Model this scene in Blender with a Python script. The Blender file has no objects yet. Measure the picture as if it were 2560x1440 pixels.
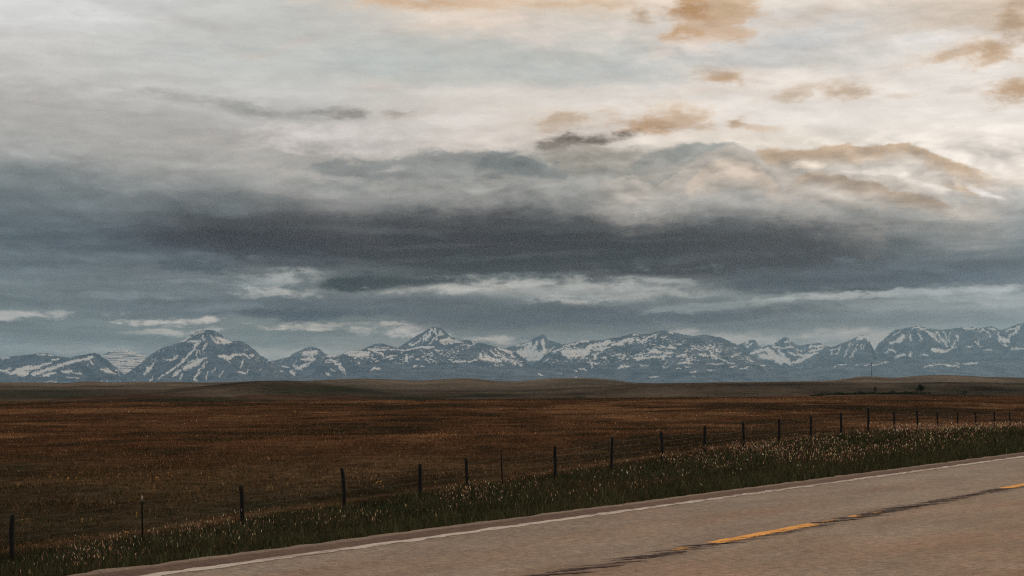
import bpy, math
import numpy as np
from mathutils import Matrix, Vector

rng = np.random.default_rng(7)
scene = bpy.context.scene
COL = scene.collection
R = math.radians

# ------------------------------------------------------------------ camera numbers
F = 4267.0            # focal length in photo pixels (60 mm on a 36 mm frame, 2560 px wide)
HZ = 955.0            # photo row of the horizon
EYE = 2.0             # camera height above the road (road surface is z = 0)
XV = 3925.0           # where the road vanishes (photo column)
TH = math.atan((XV - 1280) / F)
ST, CT = math.sin(TH), math.cos(TH)


def nt(X, Y):          # world -> (distance across the road, distance along the road)
    return -X * CT + Y * ST, X * ST + Y * CT


def xy(n, t):
    return -n * CT + t * ST, n * ST + t * CT


# ------------------------------------------------------------------ numpy noise
def _h(ix, iy, s):
    v = (ix.astype(np.int64) * 374761393 + iy.astype(np.int64) * 668265263 + s * 974711) & 0xFFFFFFFF
    v = ((v ^ (v >> 13)) * 1274126177) & 0xFFFFFFFF
    v = (v ^ (v >> 16)) & 0xFFFFFFFF
    return v


def gnoise(x, y, s=0):
    x = np.asarray(x, float); y = np.asarray(y, float)
    x, y = np.broadcast_arrays(x, y)
    ix = np.floor(x); iy = np.floor(y)
    fx = x - ix; fy = y - iy
    ux = fx * fx * fx * (fx * (fx * 6 - 15) + 10); uy = fy * fy * fy * (fy * (fy * 6 - 15) + 10)

    def g(dx, dy):
        a = _h(ix + dx, iy + dy, s) * (2 * math.pi / 4294967296.0)
        return np.cos(a) * (fx - dx) + np.sin(a) * (fy - dy)
    a = g(0, 0); b = g(1, 0); c = g(0, 1); d = g(1, 1)
    return 1.5 * ((a * (1 - ux) + b * ux) * (1 - uy) + (c * (1 - ux) + d * ux) * uy)


def fbm(x, y, o=4, s=0, g=0.5, l=2.03):
    r = 0; a = 1.0; t = 0
    for k in range(o):
        r = r + a * gnoise(x, y, s + k * 17); t += a
        a *= g; x = x * l + 3.1; y = y * l + 1.7
    return r / t


def ridged(x, y, o=4, s=0):
    r = 0; a = 1.0; t = 0
    for k in range(o):
        r = r + a * (1 - np.abs(gnoise(x, y, s + k * 13)) * 2); t += a
        a *= 0.5; x = x * 2.1 + 5; y = y * 2.1
    return r / t


def sst(a, b, x):
    t = np.clip((x - a) / (b - a), 0, 1)
    return t * t * (3 - 2 * t)


def lin(c):
    c = np.asarray(c, float) / 255.0
    return np.where(c <= 0.04045, c / 12.92, ((c + 0.055) / 1.055) ** 2.4)


# ------------------------------------------------------------------ mesh helpers
def mesh_obj(name, verts, faces, mat=None, parent=None, smooth=False, cols=None, loc=None):
    me = bpy.data.meshes.new(name)
    verts = np.asarray(verts, dtype=np.float32)
    nv = len(verts)
    me.vertices.add(nv)
    me.vertices.foreach_set('co', verts.ravel())
    if isinstance(faces, np.ndarray):
        k = faces.shape[1]; nf = len(faces)
        idx = faces.ravel().astype(np.int32)
        st = np.arange(nf, dtype=np.int32) * k
        tot = np.full(nf, k, dtype=np.int32)
    else:
        tot = np.array([len(f) for f in faces], dtype=np.int32)
        idx = np.array([i for f in faces for i in f], dtype=np.int32)
        st = np.concatenate([[0], np.cumsum(tot)[:-1]]).astype(np.int32)
        nf = len(faces)
    me.loops.add(len(idx)); me.polygons.add(nf)
    me.loops.foreach_set('vertex_index', idx)
    me.polygons.foreach_set('loop_start', st)
    me.polygons.foreach_set('loop_total', tot)
    if smooth:
        me.polygons.foreach_set('use_smooth', np.ones(nf, dtype=bool))
    me.update(calc_edges=True)
    me.validate()
    for an, c in (cols or {}).items():
        c = np.asarray(c, dtype=np.float32)
        if c.ndim == 1:
            at = me.attributes.new(an, 'FLOAT', 'POINT'); at.data.foreach_set('value', c)
        else:
            at = me.attributes.new(an, 'FLOAT_COLOR', 'POINT')
            at.data.foreach_set('color', np.concatenate([c, np.ones((nv, 1), np.float32)], 1).ravel())
    if mat:
        me.materials.append(mat)
    o = bpy.data.objects.new(name, me); COL.objects.link(o)
    if parent: o.parent = parent
    if loc is not None: o.location = loc
    return o


def grid_faces(nr, nc):
    i = np.arange(nr - 1)[:, None] * nc + np.arange(nc - 1)[None, :]
    return np.stack([i, i + 1, i + nc + 1, i + nc], -1).reshape(-1, 4)


def empty(name, loc=(0, 0, 0)):
    o = bpy.data.objects.new(name, None); COL.objects.link(o); o.location = loc
    return o


def tag(o, label=None, cat=None, group=None, kind=None):
    for k, v in (('label', label), ('category', cat), ('group', group), ('kind', kind)):
        if v: o[k] = v
    return o


class Shape:           # collects tubes, boxes and leaves into one mesh
    def __init__(s): s.v = []; s.f = []

    def tube(s, pts, rad, sides=8, jit=0.0, cap=True):
        pts = [Vector(p) for p in pts]
        b0 = len(s.v)
        for i, p in enumerate(pts):
            d = (pts[min(i + 1, len(pts) - 1)] - pts[max(i - 1, 0)]).normalized()
            a = d.cross(Vector((0, 1, 0)) if abs(d.y) < .9 else Vector((1, 0, 0))).normalized(); b = d.cross(a)
            for k in range(sides):
                an = 2 * math.pi * k / sides
                r = rad[i] * (1 + jit * math.sin(k * 2.3 + i * 1.1))
                s.v.append(p + a * (r * math.cos(an)) + b * (r * math.sin(an)))
        for i in range(len(pts) - 1):
            for k in range(sides):
                k2 = (k + 1) % sides
                s.f.append((b0 + i * sides + k, b0 + i * sides + k2, b0 + (i + 1) * sides + k2, b0 + (i + 1) * sides + k))
        if cap:
            s.f.append(tuple(b0 + k for k in range(sides))[::-1])
            e = b0 + (len(pts) - 1) * sides
            s.f.append(tuple(e + k for k in range(sides)))

    def box(s, c, sz):
        b = len(s.v); x, y, z = c; a, d, h = sz[0] / 2, sz[1] / 2, sz[2] / 2
        for dz in (-h, h):
            for dx, dy in ((-a, -d), (a, -d), (a, d), (-a, d)):
                s.v.append(Vector((x + dx, y + dy, z + dz)))
        for f in ((3, 2, 1, 0), (4, 5, 6, 7), (0, 1, 5, 4), (1, 2, 6, 5), (2, 3, 7, 6), (3, 0, 4, 7)):
            s.f.append(tuple(b + i for i in f))

    def leaf(s, c, u, v):
        b = len(s.v); c = Vector(c)
        s.v += [c - u, c + v * .6, c + u, c - v * .6]
        s.f.append((b, b + 1, b + 2, b + 3))

    def build(s, name, mat, parent=None, loc=None):
        return mesh_obj(name, [tuple(p) for p in s.v], s.f, mat, parent, loc=loc)


# ------------------------------------------------------------------ node helper
class NT:
    def __init__(s, tree): s.t = tree

    def n(s, typ, **kw):
        nd = s.t.nodes.new(typ)
        for k, v in kw.items(): setattr(nd, k, v)
        return nd

    def put(s, sock, v):
        if hasattr(v, 'is_output') or isinstance(v, bpy.types.NodeSocket): s.t.links.new(v, sock)
        elif isinstance(v, (tuple, list, np.ndarray)):
            v = [float(q) for q in v]
            if len(v) == 3 and sock.type == 'RGBA': v.append(1.0)
            sock.default_value = v
        else: sock.default_value = v

    def m(s, op, a, b=0.0, c=0.0, clamp=False):
        nd = s.n('ShaderNodeMath', operation=op, use_clamp=clamp)
        for i, q in enumerate((a, b, c)): s.put(nd.inputs[i], q)
        return nd.outputs[0]

    def mix(s, f, a, b, blend='MIX'):
        nd = s.n('ShaderNodeMix', data_type='RGBA', blend_type=blend, clamp_factor=True)
        s.put(nd.inputs[0], f); s.put(nd.inputs[6], a); s.put(nd.inputs[7], b)
        return nd.outputs[2]

    def noise(s, vec, scale, detail=4, rough=.55, out=0, dist=0.0):
        nd = s.n('ShaderNodeTexNoise')
        s.put(nd.inputs['Vector'], vec); nd.inputs['Scale'].default_value = scale
        nd.inputs['Detail'].default_value = detail; nd.inputs['Roughness'].default_value = rough
        nd.inputs['Distortion'].default_value = dist
        return nd.outputs[out]

    def map(s, vec, scale=(1, 1, 1), loc=(0, 0, 0), rot=(0, 0, 0), typ='POINT'):
        nd = s.n('ShaderNodeMapping', vector_type=typ)
        s.put(nd.inputs[0], vec); s.put(nd.inputs[1], loc); s.put(nd.inputs[2], rot); s.put(nd.inputs[3], scale)
        return nd.outputs[0]

    def rng(s, v, a, b, c=0.0, d=1.0, smooth=True):
        nd = s.n('ShaderNodeMapRange', interpolation_type='SMOOTHSTEP' if smooth else 'LINEAR')
        for i, q in enumerate((v, a, b, c, d)): s.put(nd.inputs[i], q)
        return nd.outputs[0]

    def xyz(s, a, b, c):
        nd = s.n('ShaderNodeCombineXYZ')
        for i, q in enumerate((a, b, c)): s.put(nd.inputs[i], q)
        return nd.outputs[0]

    def sep(s, v):
        nd = s.n('ShaderNodeSeparateXYZ'); s.put(nd.inputs[0], v)
        return nd.outputs

    def attr(s, name, fac=False):
        nd = s.n('ShaderNodeAttribute', attribute_name=name)
        return nd.outputs['Fac' if fac else 'Color']

    def coord(s, k='Object'): return s.n('ShaderNodeTexCoord').outputs[k]


def new_mat(name):
    m = bpy.data.materials.new(name); m.use_nodes = True
    t = m.node_tree; t.nodes.clear()
    k = NT(t); out = k.n('ShaderNodeOutputMaterial')
    return m, k, out


def principled(k, out, col, rough=.9, spec=.2, bump=None, bs=.3, bd=.02):
    p = k.n('ShaderNodeBsdfPrincipled')
    k.put(p.inputs['Base Color'], col); k.put(p.inputs['Roughness'], rough)
    p.inputs['Specular IOR Level'].default_value = spec
    if bump is not None:
        b = k.n('ShaderNodeBump'); b.inputs['Strength'].default_value = bs; b.inputs['Distance'].default_value = bd
        k.put(b.inputs['Height'], bump); k.t.links.new(b.outputs[0], p.inputs['Normal'])
    k.t.links.new(p.outputs[0], out.inputs[0])
    return p


# ================================================================== TERRAIN
FN = 31.8              # distance of the fence from the camera, measured across the road
FT = np.array([-60, 10, 28, 41.6, 58.7, 71.2, 80, 88, 96, 114, 150, 300])
FZ = np.array([-2.6, -2.5, -2.35, -1.88, -1.42, -1.06, -.84, -.76, -.86, -1.15, -1.3, -1.5])


def fence_ground(t):
    return sum(np.interp(t + o, FT, FZ) for o in (-6, -3, 0, 3, 6)) / 5


def prof(pts):
    a = np.array(pts, float)
    return a[:, 0], a[:, 1]


RIDGE_NEAR = prof([(-400, 1012), (0, 1004), (60, 1002), (88, 1006), (175, 993), (275, 989), (400, 988), (560, 993), (640, 987),
                   (865, 987), (940, 991), (1065, 995), (1215, 1003), (1400, 1001), (1600, 1003), (1800, 998), (1950, 990), (2100, 986), (2250, 984),
                   (2400, 986), (2560, 988), (2900, 990)])
RIDGE_MID = prof([(-400, 1000), (0, 992), (300, 985), (430, 972), (560, 960), (640, 952), (720, 951), (790, 955), (840, 963), (890, 971),
                  (965, 978), (1050, 981), (1280, 977), (1355, 974), (1440, 969), (1505, 966), (1605, 958), (1780, 957), (1920, 955),
                  (2090, 955), (2250, 957), (2350, 955), (2560, 957), (2900, 958)])
RIDGE_FAR = prof([(-600, 957), (0, 956), (100, 956), (160, 958), (220, 953), (275, 956.5), (350, 954.5), (450, 955), (525, 956.5),
                  (640, 953), (740, 952.5), (790, 951), (850, 948), (890, 947), (940, 947), (990, 949), (1030, 952), (1065, 951),
                  (1115, 947), (1165, 945), (1190, 947), (1240, 952), (1280, 953.5), (1305, 953), (1330, 949.5), (1380, 945.5),
                  (1430, 944.5), (1480, 945), (1530, 949), (1570, 955), (1590, 957), (1640, 958), (1680, 958), (1730, 957),
                  (1800, 955.5), (1920, 955), (1995, 953), (2080, 951), (2107, 947.5), (2132, 943.5), (2157, 940.5), (2182, 941),
                  (2235, 945), (2270, 941.5), (2320, 938), (2370, 937.5), (2420, 939.5), (2470, 942.5), (2560, 944), (3000, 948)])


def ridge_z(p, X, Y, d):
    px = 1280 + F * X / np.maximum(Y, 1)
    py = sum(np.interp(px + o, *p) for o in (-12, -6, 0, 6, 12)) / 5
    return EYE + (HZ - py) * d / F


def ground(X, Y):
    X = np.asarray(X, float); Y = np.asarray(Y, float)
    n, t = nt(X, Y)
    zf = fence_ground(t)
    # road bed, shoulder, verge
    z = np.where(n < 2, -.06 - .10 * sst(2, -3, n), -.06)
    z = np.where(n > 13.2, -.06 - .17 * sst(13.2, 14.6, n), z)
    u = np.clip((n - 14.6) / (FN - 14.6), 0, 1)
    zv = -.23 + (zf + .23) * (u + .10 * np.sin(u * math.pi))
    z = np.where(n > 14.6, zv, z)
    amp = sst(14.6, 19, n) * .07
    z = z + amp * fbm(X * .35, Y * .35, 3, 5) * (1 - .6 * sst(100, 400, Y))
    # open field beyond the fence
    side = sst(400, 2100, 1280 + F * X / np.maximum(Y, 20))
    zfield = -1.52 + .95 * side * sst(60, 300, Y) + .16 * fbm(X * .012, Y * .02, 3, 9)
    w = sst(FN, FN + 45, n)
    z = z * (1 - w) + (zfield + .06 * fbm(X * .25, Y * .25, 2, 15)) * w
    # past the crest the land falls into a valley, with three lines of hills behind
    Yd = np.maximum(Y, 1)
    dip = sst(300, 430, Yd) * w
    z = z * (1 - dip) + (-6.0 + .5 * fbm(X * .004, Y * .004, 3, 21)) * dip
    far = sst(380, 480, Yd) * w
    hz = z
    for p, d, wd, s in ((RIDGE_NEAR, 650, 150, 31), (RIDGE_MID, 1150, 380, 41), (RIDGE_FAR, 2600, 1000, 51)):
        top = ridge_z(p, X, Y, d)
        base = -6.0 - (d - 650) * .002
        wob = 1 + .25 * fbm(X / wd * 1.3, Y / wd * 1.3, 3, s)
        q = np.exp(-((Yd - d) / (wd * .62)) ** 2 * wob)
        hz = np.maximum(hz, base + (top - base) * q)
    z = z * (1 - far) + hz * far
    z = z - 26 * sst(3300, 9000, Yd) * w
    return z


def ground_colour(X, Y):
    n, t = nt(X, Y)
    px = 1280 + F * X / np.maximum(Y, 1)
    k = len(X)
    # verge
    verge = np.array([.016, .018, .010]) * (1 + .4 * fbm(X * .4, Y * .4, 3, 61))[:, None]
    # field: rust-brown with straw and darker low patches
    a = fbm(X * .035, Y * .022, 4, 71); b = fbm(X * .01 + 4, Y * .012, 3, 77)
    a2 = fbm(X * .16, Y * .10, 4, 73)
    rust = np.array([.067, .0340, .0180]); straw = np.array([.130, .070, .036]); dark = np.array([.023, .0180, .0110])
    field = rust + (straw - rust) * sst(.0, .42, a + .5 * a2)[:, None]
    dk = sst(-.02, -.36, a + .5 * b + .8 * a2)[:, None] * .85
    field = field * (1 - dk) + dark * dk
    near = sst(98, 46, Y)[:, None] * .95 * (1 + .35 * fbm(X * .12, Y * .12, 3, 79))[:, None]                       # nearest grass is greener and greyer
    field = field * (1 - near) + np.array([.0275, .0240, .0145]) * near
    # worn strip along the fence
    trail = np.exp(-((n - (FN + 1.6 + .5 * gnoise(t * .12, 0 * t, 3))) / .55) ** 2)[:, None] * .7
    field = field * (1 - trail) + np.array([.10, .055, .028]) * trail
    w = sst(FN - .5, FN + 1.2, n)[:, None]
    c = verge * (1 - w) + field * w
    # hills: grey-brown grass with green hollows
    h1 = fbm(X * .006, Y * .004, 4, 81)
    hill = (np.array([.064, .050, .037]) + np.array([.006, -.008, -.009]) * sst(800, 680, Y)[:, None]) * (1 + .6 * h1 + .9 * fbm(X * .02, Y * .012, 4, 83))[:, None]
    g = .5 * sst(.1, .45, fbm(X * .0045 + 9, Y * .006, 3, 85))
    py = HZ - F * (ground(X, Y) - EYE) / np.maximum(Y, 1)
    # patches of darker green in hollows and on slopes
    for gx, gy, rx, ry, st, y0, y1 in ((90, 986, 170, 13, .8, 400, 2700), (20, 1007, 60, 6, 1, 400, 2700), (500, 1001, 160, 8, .9, 400, 2700), (800, 976, 160, 13, 1.0, 400, 2700),
                                       (655, 1004, 60, 6, .9, 400, 2700), (1030, 995, 120, 6, .95, 400, 2700), (1215, 989, 80, 5, .8, 400, 2700), (1445, 993, 14, 4, .9, 400, 2700),
                                       (2285, 968, 50, 7, .8, 400, 2700), (2400, 984, 90, 6, .6, 400, 2700), (930, 985, 60, 5, .5, 400, 2700), (2060, 962, 90, 3, .5, 400, 2700)):
        g = np.maximum(g, st * np.clip(1.0 + .6 * fbm(X * .012, Y * .006, 3, 87), 0, 1) * np.exp(-(((px - gx) / rx) ** 2 + ((py - gy) / ry) ** 2) ** 1.5) * (Y > y0) * (Y < y1))
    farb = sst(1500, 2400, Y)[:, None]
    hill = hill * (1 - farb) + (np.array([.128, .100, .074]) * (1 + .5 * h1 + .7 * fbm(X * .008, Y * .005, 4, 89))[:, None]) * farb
    hill = hill * (1 - .95 * g)[:, None] + np.array([.0220, .0265, .0170]) * (.95 * g)[:, None]
    # a paler cart track across the left valley
    tr = np.exp(-((py - (1003 - .03 * px)) / 1.6) ** 2) * sst(170, 120, px) * (Y > 450) * (Y < 1300)
    hill = hill * (1 - .6 * tr)[:, None] + np.array([.10, .075, .05]) * (.6 * tr)[:, None]
    w2 = (sst(310, 430, Y) * sst(FN, FN + 20, n))[:, None]
    c = c * (1 - w2) + hill * w2
    gr = sst(15.0, 13.4, n)[:, None] * sst(1.0, 2.2, n)[:, None]     # gravel beside the asphalt
    c = c * (1 - gr) + np.array([.12, .09, .07]) * gr
    return np.clip(c, .004, 1)


az_in = np.linspace(-21, 21, 560)
az = np.radians(np.concatenate([np.linspace(-180, -22, 80), az_in, np.linspace(22, 180, 80)]))
rad = np.concatenate([[0.3, 1.2, 2.2], np.geomspace(3, 45500, 640)])
RR, AA = np.meshgrid(rad, az, indexing='ij')
GX = (RR * np.sin(AA)).ravel(); GY = (RR * np.cos(AA)).ravel()
GZ = ground(GX, GY)
gm, k, out = new_mat('prairie_ground')
oc = k.coord()
c = k.attr('col')
n1 = k.noise(oc, 2.2, 5, .7); n2 = k.noise(oc, .18, 4, .6); n3 = k.noise(oc, .7, 4, .65)
c = k.mix(1.0, c, k.rng(n1, .3, .7, .62, 1.4), 'MULTIPLY')
c = k.mix(1.0, c, k.rng(n2, .3, .7, .62, 1.38), 'MULTIPLY')
c = k.mix(1.0, c, k.rng(n3, .32, .68, .7, 1.3), 'MULTIPLY')
gd = k.n('ShaderNodeBsdfDiffuse'); k.put(gd.inputs[0], c); gd.inputs[1].default_value = .8
gb = k.n('ShaderNodeBump'); gb.inputs['Strength'].default_value = .5; gb.inputs['Distance'].default_value = .12; k.put(gb.inputs['Height'], n1)
k.t.links.new(gb.outputs[0], gd.inputs['Normal']); k.t.links.new(gd.outputs[0], out.inputs[0])
g = mesh_obj('ground', np.stack([GX, GY, GZ], 1), grid_faces(len(rad), len(az)), gm, smooth=True,
             cols={'col': ground_colour(GX, GY)})
tag(g, kind='structure')

# ================================================================== ROAD
PHI = math.pi / 2 - TH


def road_obj(name, verts, faces, mat, cols=None):
    o = mesh_obj(name, verts, faces, mat, cols=cols)
    o.rotation_euler = (0, 0, PHI)
    return tag(o, kind='structure')


def strip(name, n0, n1, t0, t1, step, z, mat, jit=0.0, js=1.0, seed=0, side=.0, rows=2):
    t = np.arange(t0, t1, step)
    e0 = n0 + jit * fbm(t * js, t * 0 + seed, 4, seed + 1)
    e1 = n1 + jit * fbm(t * js, t * 0 + seed + 9, 4, seed + 5)
    cs = []
    if side: cs.append(np.stack([t, e0 - .05, t * 0 + z - side], 1))
    for r in range(rows):
        f = r / (rows - 1)
        cs.append(np.stack([t, e0 * (1 - f) + e1 * f, t * 0 + z], 1))
    if side: cs.append(np.stack([t, e1 + .08, t * 0 + z - side], 1))
    V = np.stack(cs, 0).reshape(-1, 3)
    return road_obj(name, V, grid_faces(len(cs), len(t)), mat)


N_EDGE, N_WHITE, N_YEL = 13.24, 12.45, 9.04
am, k, out = new_mat('asphalt')
oc = k.coord(); sx = k.sep(oc)
wob = k.noise(k.map(oc, (.25, 1.2, 1)), 1.0, 4)
nn = k.m('ADD', sx[1], k.m('MULTIPLY', k.m('SUBTRACT', wob, .5), .5))
big = k.noise(k.map(oc, (.35, .9, 1)), 1.0, 5, .6)
pink = k.noise(k.map(oc, (.16, .5, 1), (7, 3, 0)), 1.0, 4, .6)
fine = k.noise(oc, 38, 3, .7)
mid = k.noise(k.map(oc, (1.2, 3.5, 1)), 3.0, 4, .65)
grain = k.noise(k.map(oc, (4.5, 2.2, 1), (0, 0, 0), (0, 0, R(-30))), 3.2, 4, .8)
grey, warm = (.275, .213, .162), (.255, .162, .108)
c = k.mix(k.rng(pink, .36, .68, .15, .9), grey, warm)
c = k.mix(k.rng(nn, 12.35, 12.6), c, (.135, .076, .051))                # shoulder outside the white line
c = k.mix(k.rng(nn, 12.98, 13.15, 0, .75), c, (.27, .19, .135))         # crumbling outer lip
wheel = k.m('ADD', k.rng(k.m('ABSOLUTE', k.m('SUBTRACT', nn, 11.7)), .0, .7, .22, 0), k.rng(k.m('ABSOLUTE', k.m('SUBTRACT', nn, 9.95)), .0, .6, .2, 0))
c = k.mix(wheel, c, (.33, .265, .215))
seam = k.m('MULTIPLY', k.rng(k.m('ABSOLUTE', k.m('SUBTRACT', nn, N_YEL - .05)), .05, .42, 1, 0), k.rng(mid, .35, .7))
c = k.mix(k.m('MULTIPLY', seam, .62), c, (.09, .055, .042))
c = k.mix(1.0, c, k.rng(big, .3, .7, .86, 1.12), 'MULTIPLY')
c = k.mix(1.0, c, k.rng(mid, .3, .7, .88, 1.12), 'MULTIPLY')
c = k.mix(1.0, c, k.rng(grain, .28, .72, .62, 1.38), 'MULTIPLY')
c = k.mix(1.0, c, k.rng(fine, .25, .75, .72, 1.28), 'MULTIPLY')
principled(k, out, c, .9, .12, fine, .6, .008)
strip('road', 2.2, N_EDGE, -90, 900, .12, 0.0, am, .20, 1.4, 3, .12, 3)


def paint(name, colour, wear):
    m, k, out = new_mat(name)
    oc = k.coord()
    a = k.noise(k.map(oc, (1.0, 5, 1)), 2.2, 5, .7); b = k.noise(oc, 45, 2, .6); d = k.noise(k.map(oc, (.3, .3, 1)), 1.0, 2)
    c = k.mix(1.0, colour, k.rng(b, .3, .7, .8, 1.12), 'MULTIPLY')
    w = k.rng(k.m('ADD', a, k.m('MULTIPLY', d, .4)), wear, wear + .16)
    c = k.mix(w, c, (.19, .13, .10))
    principled(k, out, c, .7, .3)
    return m


strip('white_edge_line', N_WHITE - .10, N_WHITE + .10, -90, 900, .06, .004, paint('white_road_paint', (.50, .425, .355), .66), .13, 1.9, 21)
strip('white_edge_line', 4.0, 4.12, -90, 900, .12, .004, bpy.data.materials['white_road_paint'], .03, 1.3, 27)
ym = paint('yellow_road_paint', (.78, .33, .045), .92)
t_dash = nt((1782 - 1280) / F * 21.19, 21.19)[1]
for i in range(-4, 14):
    t0 = t_dash + i * 12.8
    strip('yellow_centre_dash', N_YEL - .11, N_YEL + .11, t0, t0 + 3.4, .05, .004, ym, .06, 1.6, 40 + i)
    if i == 0:
        for a, b in ((3.6, 4.2), (4.7, 5.2), (5.8, 6.1), (-1.05, -.65)):
            strip('yellow_centre_dash', N_YEL - .03, N_YEL + .06, t0 + a, t0 + b, .05, .004, ym, .05, 2.6, 90)

cm, k, out = new_mat('dark_crack')
c = k.mix(k.noise(k.coord(), 9, 4, .7), (.020, .010, .007), (.10, .06, .045))
principled(k, out, c, .9, .2)
V, Fc = [], []
t = 8.0
while t < 150:
    L = rng.uniform(.55, 1.25); ang = R(rng.uniform(-30, -15)); w = rng.uniform(.022, .062)
    nb = N_YEL - .06 + rng.normal(0, .04)
    ph = (t - t_dash) % 12.8
    on = ph < 3.4
    if on: nb -= .10; w *= .4
    m = 14; b0 = len(V)
    for j in range(m):
        f = j / (m - 1); x = t + (f - .5) * L * math.cos(ang); y = nb + (f - .5) * L * math.sin(ang) + .012 * rng.normal()
        ww = w * math.sin(math.pi * min(max(f, .02), .98)) ** .7 * rng.uniform(.5, 1.3)
        V += [(x, y - ww, .0065), (x, y + ww, .0065)]
    for j in range(m - 1):
        Fc.append((b0 + 2 * j, b0 + 2 * j + 2, b0 + 2 * j + 3, b0 + 2 * j + 1))
    t += rng.uniform(.14, .42)
road_obj('road_crack', V, Fc, cm)

# ================================================================== FENCE
wm, k, out = new_mat('weathered_post_wood')
oc = k.coord()
gr_ = k.noise(k.map(oc, (30, 30, 1.5)), 1.0, 5, .65)
c = k.mix(k.rng(gr_, .3, .7), (.005, .005, .005), (.017, .015, .014))
principled(k, out, c, .9, .15, gr_, .5, .01)
tm, k, out = new_mat('dark_steel')
principled(k, out, k.mix(k.noise(k.coord(), 30, 3), (.006, .008, .007), (.014, .015, .013)), .9, .1)
pm, k, out = new_mat('pale_post_tip')
principled(k, out, k.mix(k.noise(k.coord(), 40, 3), (.34, .25, .22), (.50, .40, .36)), .7, .2)
xm, k, out = new_mat('galvanised_wire')
principled(k, out, k.mix(k.noise(k.coord(), 4, 3), (.028, .019, .012), (.075, .050, .033)), .5, .4)

fence = empty('wire_fence', (*xy(FN, 60), float(fence_ground(60))))
tag(fence, 'long wire fence on dark weathered wooden posts between the roadside grass and the brown field', 'fence')
fl = Vector(fence.location)


def col_t(x):          # distance along the fence of what shows at photo column x
    Yd = F * (FN / CT) / (XV - x)
    return nt((x - 1280) / F * Yd, Yd)[1], Yd


POSTS = [(-330, 1330, 0, 0), (30, 1287, 0, 0), (356, 1239, -1, 1), (607, 1215, -5, 0), (862, 1171, -8, 0), (1050, 1161, 1, 0), (1168, 1147, -3, 0), (1256, 1133, -4, 1),
         (1388, 1117, 0, 0), (1529, 1093, 2, 0), (1656, 1080, -3, 0), (1762, 1066, 0, 0), (1860, 1056, -2, 0), (1948, 1047, 0, 0),
         (2028, 1039, -1, 0), (2103, 1033, 0, 0), (2171, 1020, 0, 0), (2236, 1029, -1, 0), (2294, 1026, -1, 0), (2345, 1029, -3, 0),
         (2394, 1029, 0, 0), (2440, 1030, -1, 0), (2486, 1029, 0, 0), (2525, 1031, -1, 0), (2563, 1031, 0, 0), (2598, 1031, 0, 0)]
tops = []
for i, (x, yt, lean, kind) in enumerate(POSTS):
    t, Yd = col_t(x)
    X, Y = xy(FN, t); zg = float(ground(X, Y))
    zt = EYE - (yt - HZ) * Yd / F
    H = zt - zg; dx = lean * Yd / F * .8
    tops.append((X, Y, zg, H, dx))
    s = Shape()
    if kind == 0:
        r = rng.uniform(.050, .062) * (1.1 if x < 100 else 1)
        m = 9
        s.tube([(dx * f * f * .5 + dx * f * .5 + .006 * math.sin(f * 7 + i), .005 * math.cos(f * 5 + i), f * H - (.12 if f == 0 else 0)) for f in np.linspace(0, 1, m)] +
               [(dx + .004, 0, H + .012)],
               [r * (1.06 - .1 * f + .03 * math.sin(f * 9 + i)) for f in np.linspace(0, 1, m)] + [r * .78], 12, .03)
        o = s.build('post', wm, fence, Vector((X, Y, zg)) - fl)
        o.rotation_euler.z = rng.uniform(0, 6.28) if abs(lean) < 1 else 0
    else:
        hh = H - (.15 if x < 400 else 0)
        for a, b in ((.045, .008), (.008, .04)):                      # T section
            s.box((0, .016 if a < .02 else 0, hh / 2 - .06), (a, b, hh + .12))
        for q in range(9):
            s.box((0, -.008, .15 + q * .12), (.012, .01, .03))        # studs that hold the wire
        o = s.build('post', tm, fence, Vector((X, Y, zg)) - fl)
        o.rotation_euler = (0, math.atan2(dx, H), 0)
        o['label'] = 'thin dark steel post' + (' with a pale painted tip' if x < 400 else '')
        if x < 400:
            s2 = Shape()
            for a, b in ((.047, .010), (.010, .042)):
                s2.box((0, .016 if a < .02 else 0, hh + .075), (a, b, .15))
            s2.build('tip', pm, o)
for hz_ in (.28, .55, .82, 1.02):
    s = Shape()
    for a, b in zip(tops[:-1], tops[1:]):
        pts = []
        for f in np.linspace(0, 1, 9):
            X = a[0] + (b[0] - a[0]) * f; Y = a[1] + (b[1] - a[1]) * f
            za = a[2] + a[3] * hz_ / 1.18; zb = b[2] + b[3] * hz_ / 1.18
            if a[3] > 1.35: za = a[2] + 1.2 * hz_ / 1.18
            if b[3] > 1.35: zb = b[2] + 1.2 * hz_ / 1.18
            z = za + (zb - za) * f - .03 * 4 * f * (1 - f)
            pts.append(Vector((X - CT * .055, Y + ST * .055, z)) - fl)
        s.tube(pts, [.0028] * 9, 4, 0, False)
        L = (Vector(pts[-1]) - Vector(pts[0])).length
        for f in np.arange(.04, 1, .06):                              # barbs
            q = Vector(pts[0]).lerp(Vector(pts[-1]), f); q.z -= .03 * 4 * f * (1 - f)
            s.tube([q + Vector((0, 0, -.018)), q + Vector((.01, .01, .018))], [.003, .002], 3, 0, False)
    s.build('wire', xm, fence)
for x, h in ((1985, .95), (2255, .62)):                               # thin stays twisted into the wires
    t, Yd = col_t(x); X, Y = xy(FN - .03, t)
    s = Shape(); s.tube([(0, 0, .02), (.01, 0, h * .5), (.0, .01, h)], [.012, .010, .009], 6)
    s.build('stay', wm, fence, Vector((X, Y, float(ground(X, Y)))) - fl)

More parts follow.
